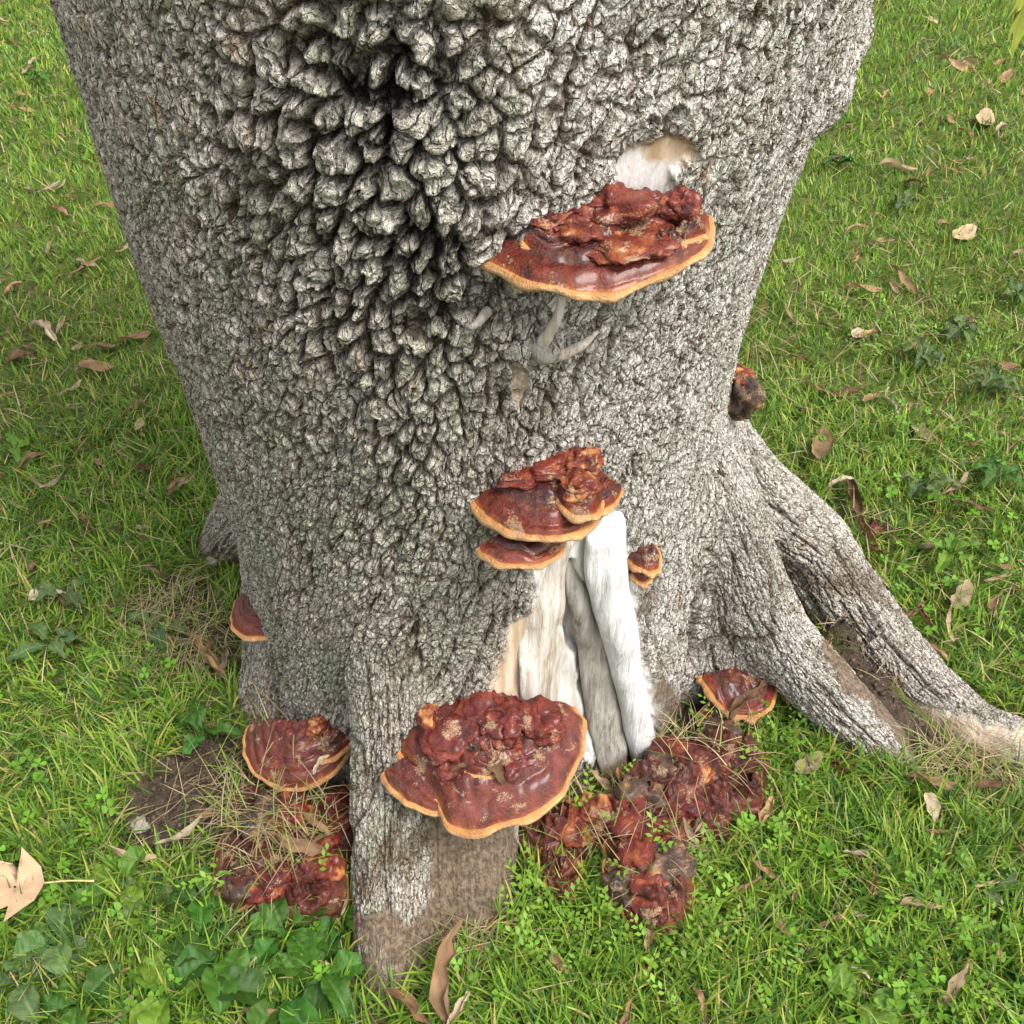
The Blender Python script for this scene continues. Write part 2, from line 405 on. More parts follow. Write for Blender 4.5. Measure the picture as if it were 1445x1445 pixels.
def surface_nets(lo, hi, h):
    ax = [np.arange(l, u+h, h) for l, u in zip(lo, hi)]
    X, Y, Z = np.meshgrid(*ax, indexing='ij'); sh = X.shape
    st = 5
    Vc = sd_tree(X[2::st, 2::st, 2::st].ravel(), Y[2::st, 2::st, 2::st].ravel(), Z[2::st, 2::st, 2::st].ravel()).reshape(X[2::st, 2::st, 2::st].shape)
    Vv = Vc.repeat(st, 0).repeat(st, 1).repeat(st, 2)
    pd = [max(0, sh[i]-Vv.shape[i]) for i in range(3)]
    Vv = np.pad(Vv, [(0, q) for q in pd], 'edge')[:sh[0], :sh[1], :sh[2]].copy()
    nb_ = np.abs(Vv) < .075
    Vv[nb_] = sd_tree(X[nb_], Y[nb_], Z[nb_])
    neg = Vv < 0
    cs = tuple(s-1 for s in sh)
    cnt = np.zeros(cs, np.int8)
    acc = np.zeros(cs+(3,)); n = np.zeros(cs)
    corners = [(a, b, c) for a in (0, 1) for b in (0, 1) for c in (0, 1)]
    sl = lambda c: tuple(slice(c[i], c[i]+cs[i]) for i in range(3))
    for c in corners: cnt += neg[sl(c)]
    act = (cnt > 0) & (cnt < 8); I = np.argwhere(act)
    acc = np.zeros((len(I), 3)); n = np.zeros(len(I))
    for c in corners:
        for axn in range(3):
            if c[axn]: continue
            c2 = list(c); c2[axn] = 1
            va = Vv[I[:, 0]+c[0], I[:, 1]+c[1], I[:, 2]+c[2]]; vb = Vv[I[:, 0]+c2[0], I[:, 1]+c2[1], I[:, 2]+c2[2]]
            x = (va < 0) != (vb < 0); t = np.where(x, va/np.where(va-vb == 0, 1, va-vb), 0)
            p = np.array(c, float)[None, :].repeat(len(I), 0); p[:, axn] += t
            acc[x] += p[x]; n += x
    P = np.array(lo)+(I+acc/n[:, None])*h
    idx = np.full(cs, -1, np.int64); idx[act] = np.arange(len(I))
    quads = []
    for axn in range(3):
        o1, o2 = [(1, 2), (2, 0), (0, 1)][axn]
        a = [slice(None)]*3; b = [slice(None)]*3; a[axn] = slice(0, -1); b[axn] = slice(1, None)
        E = np.argwhere(neg[tuple(a)] != neg[tuple(b)])
        ok = (E[:, o1] > 0) & (E[:, o2] > 0) & (E[:, o1] < sh[o1]-1) & (E[:, o2] < sh[o2]-1)
        E = E[ok]
        def cell(d1, d2):
            q = E.copy(); q[:, o1] -= d1; q[:, o2] -= d2; return idx[q[:, 0], q[:, 1], q[:, 2]]
        q = np.stack([cell(0, 0), cell(1, 0), cell(1, 1), cell(0, 1)], 1)
        fl = neg[tuple(b)][E[:, 0], E[:, 1], E[:, 2]]
        q[fl] = q[fl][:, ::-1]
        quads.append(q)
    return P, np.concatenate(quads)
def gradient(P, e=.002):
    x, y, z = P.T
    K = np.array([[1, 1, 1], [1, -1, -1], [-1, 1, -1], [-1, -1, 1]])*e
    g = 0
    for k in K: g = g+sd_tree(x+k[0], y+k[1], z+k[2])[:, None]*k[None]
    return g/(4*e*e)
def subdivide(P, Q):
    n = len(P)
    e = np.concatenate([np.sort(Q[:, [i, (i+1) % 4]], 1) for i in range(4)])
    ue, inv = np.unique(e[:, 0]*np.int64(n)+e[:, 1], return_inverse=True)
    mid = .5*(P[ue//n]+P[ue % n]); cen = P[Q].mean(1)
    em = inv.reshape(4, -1).T+n; cm = np.arange(len(Q))+n+len(ue)
    V = np.concatenate([P, mid, cen])
    out = np.concatenate([np.stack([Q[:, i], em[:, i], cm, em[:, (i+3) % 4]], 1) for i in range(4)])
    return V, out

BP, BQ = surface_nets((-.95, -.98, -.07), (1.45, .72, 1.56), .0098)
keep = (BP[BQ][:, :, 2].max(1) > -.05); BQ = BQ[keep]
q3 = BP[BQ]
nrm = np.cross(q3[:, 2]-q3[:, 0], q3[:, 3]-q3[:, 1])
g0 = gradient(q3.mean(1))
flip = (nrm*g0).sum(1) < 0; BQ[flip] = BQ[flip][:, ::-1]
lap('nets')
BVH = BVHTree.FromPolygons(BP.tolist(), BQ.tolist())
def hit(px, py):
    d = ray(px, py); d = d/np.linalg.norm(d)
    p, n, i, t = BVH.ray_cast(Vector(CAM), Vector(d))
    if p is None: return None, None
    return np.array(p), np.array(n)
def hit_or_ground(px, py):
    p, n = hit(px, py)
    if p is None or p[2] < 0: return ground_at(px, py), np.array([0, 0, 1.])
    return p, n

cen = q3.mean(1)
front = (cen[:, 1] < .36) & (cen[:, 2] < 1.52)
Qf = BQ[front]; u_, inv = np.unique(Qf, return_inverse=True)
P = BP[u_]; Q = inv.reshape(-1, 4)
P, Q = subdivide(*subdivide(P, Q))
for it in range(1):
    g = gradient(P); s = sd_tree(*P.T); P = P-g*(s/np.maximum((g*g).sum(1), .2))[:, None]
g = gradient(P); N = g/np.linalg.norm(g, axis=1)[:, None]

lap('dense')
# ---- bark relief on the dense front
x, y, z = P.T
px, py = proj(P)
facing = ((CAM-P)*N).sum(1) > -.05
dT = sd_trunk(x, y, z)
ph = np.arctan2(x-np.interp(z, _zz, _X), -y)
u = ph*.47; v = z.copy()
# the fissures sweep sideways low on the trunk, towards the front root and the dead wood
u = u + .30*np.clip(.75-z, 0, .6)*np.exp(-((ph+.45)/.7)**2) - .24*(z-.45)*sstep(-.7, .9, ph)
bestd = np.full(len(P), 9.); ru = u.copy(); rv = v.copy()
lo = z < .8
for k, (nm, pts) in enumerate(ROOTS.items()):
    d, S, cx, cy, cz, K = sd_root(x[lo], y[lo], z[lo], pts)
    T = np.array([np.array(pts[i+1][:3])-np.array(pts[i][:3]) for i in range(len(pts)-1)]); T = T/np.linalg.norm(T, axis=1)[:, None]
    t = T[K.astype(int)]
    side = np.cross(t, np.array([0, 0, 1.])); side /= np.maximum(np.linalg.norm(side, axis=1), 1e-3)[:, None]
    nn = np.cross(side, t); c = np.stack([cx, cy, cz], 1)
    ang = np.arctan2((c*side).sum(1), (c*nn).sum(1))
    b = d < bestd[lo]; il = np.where(lo)[0][b]
    bestd[il] = d[b]; ru[il] = ang[b]*.10+k*3.1; rv[il] = -S[b]+k*1.7
wr = sstep(-.015, .05, dT-bestd)              # 1 on roots

_pn = fbm(px/34, py/50, 0*px, 3, 4, .6)
def m_poly(poly, soft): return sstep(soft, -soft, poly_sd(px, py, poly)+soft*2.2*_pn)*facing
rough = np.exp(-(((px-500)/235)**2+((py-250)/330)**2)**1.4)
rough = np.clip(rough+.55*np.exp(-(((px-590)/150)**2+((py-640)/230)**2)), 0, 1)*facing
stain_shade = np.exp(-(((px-560)/150)**2+((py-150)/240)**2)**1.3)+.8*np.exp(-(((px-640)/90)**2+((py-400)/90)**2))+.8*np.exp(-(((px-440)/45)**2+((py-965)/30)**2))  # algae patch with gap shade; last blob paints the left foot hollow's shade
stain_shade = np.clip(stain_shade*1.15, 0, 1)*facing
pale = sstep(660, 800, px+40*noise3(px/60, py/60, 0*px, 9)) * (1-.45*sstep(560, 800, py)*sstep(960, 1040, px))
pale = np.maximum(pale, .62*sstep(560, 900, py)*sstep(440, 300, px)); pale = np.maximum(pale, .32*sstep(930, 1150, py)*sstep(760, 640, px))
pale = np.maximum(pale*facing, .35)
pale = np.where((py > 870) & (px > 1090) & (py-880 > (px-1150)*.95-20), np.maximum(pale, .95), pale)
lich = np.clip(.35+.5*sstep(720, 300, px)+.3*sstep(500, 900, py)*sstep(700, 500, px), 0, 1)
bare_poly = [(768, 742), (880, 700), (893, 760), (895, 830), (925, 960), (938, 1060), (925, 1110), (690, 1010), (700, 960), (715, 880), (745, 860), (760, 800)]
wound = [(872, 240), (890, 215), (915, 203), (950, 200), (975, 206), (980, 222), (962, 250), (950, 290), (880, 290)]
endw = [(1270, 985), (1330, 1000), (1390, 1015), (1460, 1030), (1460, 1085), (1330, 1065), (1260, 1010)]
bare = np.maximum.reduce([m_poly(bare_poly, 10), m_poly(wound, 8), .68*m_poly(endw, 7)])
tan = np.clip(m_poly([(685, 1020), (690, 900), (730, 850), (765, 850), (790, 950), (800, 1020)], 20)*.9+m_poly([(905, 190), (985, 190), (985, 240), (915, 235)], 12)+m_poly(endw, 12)*.85, 0, 1)
dirt = np.clip(sstep(.075, .0, z)*.75, 0, 1)
dirt = np.maximum(dirt, m_poly([(608, 1150), (735, 1150), (735, 1340), (612, 1345)], 10)*.95)
dirt = np.maximum(dirt, m_poly([(1165, 905), (1200, 930), (1300, 1000), (1350, 1070), (1300, 1085), (1240, 1010), (1180, 960)], 9)*1.0)
dirt = np.maximum(dirt, .75*m_poly([(900, 860), (925, 860), (985, 1040), (940, 1040)], 16))
dirt = np.maximum(dirt, .8*m_poly([(495, 1290), (600, 1290), (600, 1400), (495, 1400)], 22))

lap('masks')
def bark(u, v, s):
    o_ = 0*u
    wu = .017*fbm(u/.045, v/.06, o_+s, 11, 4, .6); wv = .024*fbm(u/.045, v/.06, o_+s+5, 12, 4, .6)
    wk = .38+.62*R_; wu = wu*wk; wv = wv*wk
    U, V = u+wu, v+wv
    f1, f2, i1 = worley(U/.0215, V/.036, s); e1 = f2-f1
    g1, g2, j1 = worley(U/.0120, V/.036, s+3); e2 = g2-g1
    k1, k2, l1 = worley((U+.4*wu)/.0070, (V+.4*wv)/.0135, s+7); e3 = k2-k1
    gap = .17+.10*R_+.22*noise3(u/.07, v/.09, o_, s+21)
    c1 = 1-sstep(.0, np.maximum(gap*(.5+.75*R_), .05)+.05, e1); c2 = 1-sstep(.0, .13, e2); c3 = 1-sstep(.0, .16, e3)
    big = fbm(u/.05, v/.14, o_, s+31, 3)
    crag = 1-2.4*np.abs(fbm(U/.020, V/.028, o_, s+35, 4, .6))
    hh = -(c1*(.0042+.0150*R_)) - c2*(.0032+.0010*R_)*(1-.5*c1) - c3*.0016*(1-.4*c2) + (i1-.5)*(.0025+.009*R_) + (j1-.5)*(.0026+.002*R_) + (l1-.5)*.0012 + big*(.0022+.008*R_) + crag*(.0004+.0066*R_)
    hh += .0020*noise3(u/.005, v/.006, o_, s+41)*(.3+1.2*R_)
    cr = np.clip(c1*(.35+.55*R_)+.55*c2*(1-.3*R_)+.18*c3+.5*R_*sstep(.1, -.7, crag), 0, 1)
    return hh, cr, i1*.4+j1*.6, U, V
R_ = rough
hT, cT, pT, UU, VV = bark(u, v, 0)
ri = wr > .001; hR, cR, pR = np.zeros_like(hT), np.zeros_like(hT), np.zeros_like(hT)
R_ = rough[ri]; hR[ri], cR[ri], pR[ri], Ur, Vr = bark(ru[ri], rv[ri], 50); R_ = rough
sel = wr[ri] > .5; ii = np.where(ri)[0][sel]; UU[ii] = Ur[sel]; VV[ii] = Vr[sel]
H = hT*(1-wr)+hR*wr; CR = cT*(1-wr)+cR*wr; PL = pT*(1-wr)+pR*wr
# long sinuous furrows that run down the flared base
fur = np.abs(fbm(u/.055, v/.40, 0*u, 61, 3)); fw_ = sstep(.55, .30, z)*(1-bare)
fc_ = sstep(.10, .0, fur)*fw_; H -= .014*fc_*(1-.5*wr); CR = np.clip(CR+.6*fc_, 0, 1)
# thin wandering fissures between the plates all the way up
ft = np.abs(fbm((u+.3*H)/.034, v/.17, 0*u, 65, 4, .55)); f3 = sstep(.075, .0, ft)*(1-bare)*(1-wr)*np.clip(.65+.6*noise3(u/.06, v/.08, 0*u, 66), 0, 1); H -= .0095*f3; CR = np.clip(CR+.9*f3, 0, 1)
# root furrow lines
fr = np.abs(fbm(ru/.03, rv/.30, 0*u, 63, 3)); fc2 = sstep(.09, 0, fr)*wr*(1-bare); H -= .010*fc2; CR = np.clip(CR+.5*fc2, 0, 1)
# bare wood: smooth, grained, set below the bark
grain = fbm(u/.006, v/.14, 0*u, 71, 3)
H = H*(1-bare)+bare*(-.010+.0022*grain+.004*fbm(u/.03, v/.10, 0*u, 73, 2))
dm = sstep(.35, .8, dirt)*.7
H = H*(1-dm)+dm*.003*fbm(x/.02, y/.02, z/.02, 75, 3); CR = CR*(1-dm*.7)
# the black cavity between the strips of dead wood
cav = m_poly([(798, 792), (815, 800), (850, 880), (870, 960), (895, 1085), (850, 1095), (825, 1000), (800, 880)], 5)
H -= .030*cav
# healed branch knots, a vertical scar and the bump below the broken twigs
def knot(cx, cy, r):
    d = np.hypot((px-cx), (py-cy))/r
    return (.006*np.exp(-((d-.95)/.22)**2)-.007*np.exp(-(d/.5)**2)+.0035*np.cos(d*14)*(d < .9))*(d < 1.8)*facing
H += knot(955, 157, 16)+knot(918, 168, 12)+knot(912, 140, 9)
dd = np.hypot((px-765)/38, (py-490)/20); H += .020*np.exp(-dd**2)*facing
sc = np.hypot((px-731-(py-540)*.05)/13, (py-540)/36); H += (.008*np.exp(-((sc-1)/.25)**2)-.004*(sc < .9))*facing
tan = np.maximum(tan, .8*(sc < .95)); bare = np.maximum(bare, .7*sstep(1.05, .8, sc)*facing)
bd = sstep(.36, .30, y)                       # no relief at the rim of the dense part, out of sight
P2 = P+N*(H*bd)[:, None]
back = BQ[~front]; ub, inb = np.unique(back, return_inverse=True)
nF = len(P2)
# trunk above the picture
ring = 96; zr = np.linspace(1.50, 2.6, 14); aa = np.linspace(0, 2*np.pi, ring, endpoint=False)
top = np.array([[np.interp(q, _zz, _X)+(np.interp(q, _zz, _R)-.006)*math.sin(a_), -(np.interp(q, _zz, _R)-.006)*math.cos(a_), q] for q in zr for a_ in aa])
ftop = grid_faces(len(zr), ring, True)
V = np.concatenate([P2, BP[ub], top])
faces = [np.concatenate([Q, inb.reshape(-1, 4)+nF, ftop+nF+len(ub)])]
ext = len(ub)+len(top)
me = mesh_np('trunk', V, faces)
def padm(*c): return np.concatenate([np.stack(c, 1), np.tile([.25, .2, .4], (ext, 1))])
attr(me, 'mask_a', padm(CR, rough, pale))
pb = padm(bare, tan, dirt); pb[nF:] = 0; attr(me, 'mask_b', pb)
pc = padm(stain_shade, lich, PL); pc[nF:, 0] = 0; attr(me, 'mask_c', pc)
lap('trunk')
a_ = me.attributes.new('flow', 'FLOAT_VECTOR', 'POINT'); a_.data.foreach_set('vector', np.concatenate([np.stack([UU, VV, 0*UU], 1), np.concatenate([BP[ub], top])]).astype(np.float32).ravel())
tree = bpy.data.objects.new('tree', None); COL.objects.link(tree); tree.empty_display_size = .2
tag(tree, 'huge grey tree trunk with deeply fissured bark and flaring roots on the lawn', 'tree')
trunk = link('trunk', me, M_BARK, tree)

# ------------------------------------------------------------------ ground
SOIL = []                                     # (x, y, radius, strength) bare earth
def soil_px(px, py, r, s):
    g_ = ground_at(px, py); SOIL.append((g_[0], g_[1], r*depth(g_)/F, s))
for a_ in [(270, 1090, 75, 1), (235, 1150, 75, 1), (310, 1150, 60, 1), (240, 1185, 50, .9), (330, 1060, 45, .8), (235, 845, 60, .75), (290, 900, 60, .8), (190, 860, 40, .4),
           (660, 1300, 75, 1.), (560, 1385, 60, .9), (960, 1010, 60, .9), (900, 1090, 60, .9), (1260, 1040, 60, 1), (1190, 935, 45, 1), (1225, 985, 50, 1), (1150, 890, 40, 1), (1300, 1065, 50, 1), (1330, 1095, 40, .8), (860, 1180, 110, .7), (960, 1110, 120, .7),
           (1390, 1100, 60, .5), (1230, 745, 45, .6), (1300, 730, 40, .35), (400, 1230, 120, .8), (430, 1110, 110, .8), (30, 410, 30, .5), (60, 480, 40, .4), (1330, 85, 50, .4), (720, 1260, 50, .6), (310, 940, 40, .7)]: soil_px(*a_)
def soil_at(X, Y):
    s = np.zeros(X.shape)
    wx = X+.05*fbm(X/.12, Y/.12, 0*X, 81, 3); wy = Y+.05*fbm(X/.12, Y/.12, 0*X+4, 82, 3)
    for (cx, cy, r, k) in SOIL: s = np.maximum(s, k*sstep(1.15, .65, np.hypot(wx-cx, wy-cy)/r))
    return s
MOUNDS = []
for (px_, py_, r_, h_) in [(400, 1225, 95, .035), (930, 1100, 110, .025), (900, 1250, 80, .03), (1270, 1040, 45, .045), (1215, 985, 45, .075), (1175, 930, 35, .11), (250, 1150, 70, .02), (660, 1290, 60, .012)]:
    g_ = ground_at(px_, py_); MOUNDS.append((g_[0], g_[1], r_*depth(g_)/F, h_))
def gz(X, Y):
    h = .018*fbm(X/.6, Y/.6, 0*X, 91, 3)+.006*noise3(X/.09, Y/.09, 0*X, 92)
    far = np.hypot(X, Y); h = h*sstep(20, 4, far)
    for (cx, cy, r, k) in MOUNDS: h = h+k*np.exp(-((X-cx)**2+(Y-cy)**2)/(r*r))
    s = soil_at(X, Y); h = h+s*.010*(fbm(X/.03, Y/.03, 0*X, 93, 3))-.006*s
    return h
tt = np.linspace(-1, 1, 620); gx = np.sinh(tt*5.2)/np.sinh(5.2)*90
GX, GY = np.meshgrid(gx, gx-.3, indexing='ij')
GZ = gz(GX.ravel(), GY.ravel())
me = mesh_np('ground', np.stack([GX.ravel(), GY.ravel(), GZ], 1), [grid_faces(620, 620)[:, ::-1]])
attr(me, 'soil', soil_at(GX.ravel(), GY.ravel()), 'FLOAT')
ground = link('ground', me, M_GROUND); tag(ground, kind='structure')

lap('ground')
# ------------------------------------------------------------------ dead wood strips at the hollow
def strip(name, path, mat, lift=.012, bulge=.018, seed=0, nseg=90, nv=22, soil_end=0.):
    """path: photo points (x, y, width px) traced on the trunk surface; lofted as a rounded strip of wood"""
    pts = []
    for (a, b, wpx) in path:
        p, n = hit_or_ground(a, b)
        n = np.array([n[0], n[1], n[2]*.5]); n /= np.linalg.norm(n)
        pts.append((p, n, wpx*depth(p)/F/2))
    k = np.linspace(0, len(pts)-1, nseg)
    ip = lambda arr: np.stack([np.interp(k, range(len(pts)), arr[:, i]) for i in range(arr.shape[1])], 1)
    Pp = ip(np.array([p[0] for p in pts])); Nn = ip(np.array([p[1] for p in pts])); Ww = ip(np.array([[p[2]] for p in pts]))[:, 0]
    for q in range(6): Pp[1:-1] = .25*Pp[:-2]+.5*Pp[1:-1]+.25*Pp[2:]; Ww[1:-1] = .25*Ww[:-2]+.5*Ww[1:-1]+.25*Ww[2:]
    T = np.gradient(Pp, axis=0); T /= np.linalg.norm(T, axis=1)[:, None]
    Nn = Nn-(Nn*T).sum(1)[:, None]*T; Nn /= np.linalg.norm(Nn, axis=1)[:, None]; S = np.cross(T, Nn)
    a = np.linspace(-math.pi*.62, math.pi*.62, nv)
    V = []
    for i in range(nseg):
        ww = Ww[i]*(1+.05*math.sin(i*.13+seed)+.02*math.sin(i*.41+2*seed))
        ed_ = min(1., .05+i/14); lf_ = lift*ed_-(1-ed_)*.022
        V.append(Pp[i]+S[i]*(np.sin(a)*ww)[:, None]+Nn[i]*((np.cos(a))*bulge*ed_*(.9+.12*math.sin(i*.11+seed))+lf_)[:, None])
    V = np.array(V).reshape(-1, 3)
    nx = noise3(V[:, 0]/.012, V[:, 1]/.012, V[:, 2]/.09, 100+seed)*.0035+noise3(V[:, 0]/.04, V[:, 1]/.04, V[:, 2]/.06, 101+seed)*.005
    V += np.repeat(Nn, nv, 0)*nx[:, None]
    me = mesh_np(name, V, [grid_faces(nseg, nv)])
    sl = np.repeat(np.linspace(0, 1, nseg), nv); attr(me, 'soil', sstep(1-soil_end, 1.05, sl) if soil_end else np.zeros(len(V)), 'FLOAT')
    return link(name, me, mat, trunk)
strip('dead_wood_strip', [(805, 800, 14), (822, 850, 34), (838, 920, 44), (852, 1000, 48), (868, 1060, 52), (876, 1105, 46)], M_WOODG, -.016, .012, 1, soil_end=.35)['label'] = 'grey weathered strip of dead wood deep in the hollow'
strip('dead_wood_strip', [(835, 735, 60), (803, 775, 40), (783, 820, 46), (772, 880, 66), (770, 950, 90), (775, 1010, 96), (780, 1060, 80)], M_WOODT, -.013, .012, 2, soil_end=.0)['label'] = 'tan and white bare wood left of the hollow'
strip('dead_wood_strip', [(858, 722, 60), (854, 745, 72), (850, 790, 74), (860, 840, 60), (874, 900, 50), (886, 960, 46), (898, 1020, 46), (908, 1070, 44), (912, 1116, 24)], M_WOODW, .004, .024, 3, soil_end=.12)['label'] = 'smooth bleached white strip of dead wood'

# ------------------------------------------------------------------ tubes: twigs
def tube(path, radii, nv=8, rough_=.0, seed=0):
    path = np.array(path, float); n = len(path); k = np.linspace(0, n-1, (n-1)*5+1)
    Pp = np.stack([np.interp(k, range(n), path[:, i]) for i in range(3)], 1); Rr = np.interp(k, range(n), radii)
    for q in range(3): Pp[1:-1] = .25*Pp[:-2]+.5*Pp[1:-1]+.25*Pp[2:]
    T = np.gradient(Pp, axis=0); T /= np.linalg.norm(T, axis=1)[:, None]
    A = np.cross(T, np.array([.3, .9, .2])); A /= np.linalg.norm(A, axis=1)[:, None]; B = np.cross(T, A)
    a = np.linspace(0, 2*np.pi, nv, endpoint=False)
    V = (Pp[:, None]+A[:, None]*(np.cos(a)[None, :, None]*Rr[:, None, None])+B[:, None]*(np.sin(a)[None, :, None]*Rr[:, None, None])).reshape(-1, 3)
    if rough_: V = V+rough_*np.stack([noise3(V[:, 0]/.008+q*9, V[:, 1]/.008, V[:, 2]/.02, 120+seed) for q in range(3)], 1)
    m_ = len(Pp); caps = np.array([[j, (j+1) % nv, len(V)] for j in range(nv)]); capb = np.array([[(m_-1)*nv+(j+1) % nv, (m_-1)*nv+j, len(V)+1] for j in range(nv)])
    V = np.concatenate([V, Pp[:1], Pp[-1:]])
    return V, [grid_faces(m_, nv, True)[:, ::-1], caps, capb]
def off(px_, py_, o):
    p, n = hit(px_, py_)
    while p is None: px_ += (4 if px_ < 670 else -4); p, n = hit(px_, py_)
    return p+n*o
def twig(path, radii, mat, name='broken_twig', parent=trunk):
    V, f = tube(path, radii, 9, .0012, int(path[0][0]*1000) % 50)
    me = mesh_np(name, V, f); attr(me, 'soil', np.zeros(len(V)), 'FLOAT'); return link(name, me, mat, parent)
twig([off(760, 486, .002), off(765, 455, .022), off(776, 425, .026), off(783, 402, .02)], [.010, .0065, .006, .0045], M_WOODT)
twig([off(772, 498, .004), off(792, 485, .018), off(812, 468, .024), off(832, 453, .02)], [.010, .007, .005, .002], M_WOODT)
twig([off(742, 478, .004), off(760, 492, .014), off(785, 492, .010)], [.009, .012, .007], M_KNOT, 'knot')
twig([off(690, 440, -.004), off(672, 447, .012), off(660, 452, .014)], [.006, .005, .003], M_WOODG)

# ------------------------------------------------------------------ bracket fungi
def lerp_cols(t, stops):
    xs = [s[0] for s in stops]; cs = np.array([s[1] for s in stops])
    return np.stack([np.interp(t, xs, cs[:, i]) for i in range(3)], -1)
RED = [(0, (.16, .035, .014)), (.22, (.13, .018, .008)), (.34, (.24, .065, .022)), (.44, (.10, .011, .008)), (.58, (.075, .010, .012)), (.64, (.085, .028, .022)), (.72, (.15, .060, .036)), (.76, (.12, .012, .007)), (.84, (.17, .020, .008)), (.925, (.20, .030, .010)), (.965, (.34, .09, .02)), (1, (.52, .22, .07))]
OLD = [(0, (.12, .020, .013)), (.2, (.16, .026, .015)), (.36, (.105, .014, .011)), (.5, (.17, .035, .020)), (.62, (.12, .018, .014)), (.75, (.18, .034, .020)), (.925, (.19, .036, .020)), (.97, (.32, .10, .04)), (1, (.46, .19, .08))]
CRUMB = [(0, (.08, .014, .010)), (.3, (.13, .022, .014)), (.6, (.17, .035, .018)), (.85, (.25, .075, .034)), (1, (.42, .22, .11))]
def bracket_geo(W, D, hump=.025, droop=.02, thick=.03, edge=.007, seed=0, outline=None, span=108, na=120, ridges=5., lump=.004, stops=RED, gloss=1., dark=1.):
    a = np.radians(np.linspace(-span, span, na))
    ob = np.ones(na) if outline is None else np.interp(np.degrees(a), [q[0] for q in outline], [q[1] for q in outline])
    if outline is not None: 
        for q in range(2): ob[1:-1] = .25*ob[:-2]+.5*ob[1:-1]+.25*ob[2:]
    ob = ob*(1+.035*noise3(a*2.2, a*0+seed, a*0, 130)+.018*noise3(a*7, a*0+seed, a*0, 131))
    tc = np.concatenate([np.linspace(.02, .86, 46), np.linspace(.88, .97, 8)])
    def topz(t, A):
        s = hump*(1-t**2.2)-droop*t**2
        wob = .35*noise3(A*1.6, t*2.5, 0*t+seed, 132)
        fr = t*ridges+wob; st = fr-np.floor(fr)
        s = s+.0045*(1-np.abs(2*st-1)**2)*(t > .15)*(t < .95)+lump*(.5*fbm(np.sin(A)*t*W/.05, np.cos(A)*t*D/.05, 0*t+seed, 133, 4)*(.4+sstep(1.0, .55, t))+1.5*(.55-np.abs(fbm(np.sin(A)*t*W/.075, np.cos(A)*t*D/.05, 0*t+seed, 139, 4))*2.2)*sstep(.72, .25, t))
        return s+.006*noise3(A*1.7, 0*t, 0*t+seed, 134)*t**2
    def pos(t, A, o, zz): return np.stack([W/2*np.sin(A)*t*o, D*np.cos(A)*t*o*(np.where(np.cos(A) < 0, .45, 1)), zz], -1)
    AA = a[None, :]; O = ob[None, :]
    T = tc[:, None]*np.ones_like(AA); A2 = AA*np.ones_like(T); O2 = O*np.ones_like(T)
    zt = topz(T, A2); cap = pos(T, A2, O2, zt)
    z1 = topz(np.full_like(AA, .97), AA)[0]
    rr = np.linspace(0, math.pi, 11)
    ed = edge*(1+.35*noise3(a*4, a*0, a*0+seed, 135))
    rim = []
    for q in rr:
        t = .97+np.sin(q)*ed/(.5*(W/2+D)); zz = z1-ed*(1-np.cos(q)); rim.append(pos(t, a, ob, zz))
    rim = np.array(rim)
    tb = np.linspace(.965, .04, 14)[:, None]*np.ones_like(AA)
    zb = (z1-2*ed)[None, :]-thick*(1-tb)**1.3+ .0*tb
    under = pos(tb, AA*np.ones_like(tb), O*np.ones_like(tb), zb)
    nz = fbm(A2*3, T*6, 0*T+seed, 136, 3)
    ccap = lerp_cols(np.clip(T+.05*nz, 0, 1), stops)
    ccap = ccap*.70*(1+.8*fbm(np.sin(A2)*T*W/.02, np.cos(A2)*T*D/.02, 0*T+seed, 137, 3))[..., None]*dark
    f_ = lambda nrow: grid_faces(nrow, na)
    crim = lerp_cols(np.linspace(0, 1, 11), [(0, (.48, .20, .06)), (.2, (.52, .24, .08)), (.45, (.66, .40, .20)), (.7, (.52, .29, .13)), (1, (.44, .25, .12))])[:, None, :]*np.ones((1, na, 1))*(1+.25*noise3(a*9, a*0, a*0+seed, 138))[None, :, None]*dark**.5
    cund = np.ones(under.shape)*np.array([.46, .31, .18])*dark**.5
    return dict(cap=(cap, ccap, gloss), margin=(rim, crim, .15*gloss), pore_surface=(under, cund, 0.)), na
def geo_obj(name, grid, col, gl, parent, Mx):
    nr, na, _ = grid.shape; V = grid.reshape(-1, 3)@Mx[:3, :3].T+Mx[:3, 3]
    me = mesh_np(name, V, [grid_faces(nr, na)[:, ::-1] if name != 'x' else None])
    attr(me, 'Col', np.clip(col.reshape(-1, 3), 0.003, .9)); attr(me, 'gloss', np.full(len(V), gl), 'FLOAT')
    return link(name, me, M_FUNG, parent)
def frame(yaw, tilt=0., roll=0., loc=(0, 0, 0)):
    """local +y is outward from the trunk; yaw 0 faces the camera side (-Y)"""
    M = Matrix.Rotation(math.pi+math.radians(yaw), 4, 'Z') @ Matrix.Rotation(math.radians(-tilt), 4, 'X') @ Matrix.Rotation(math.radians(roll), 4, 'Y')
    A = np.array(M); A[:3, 3] = loc; return A
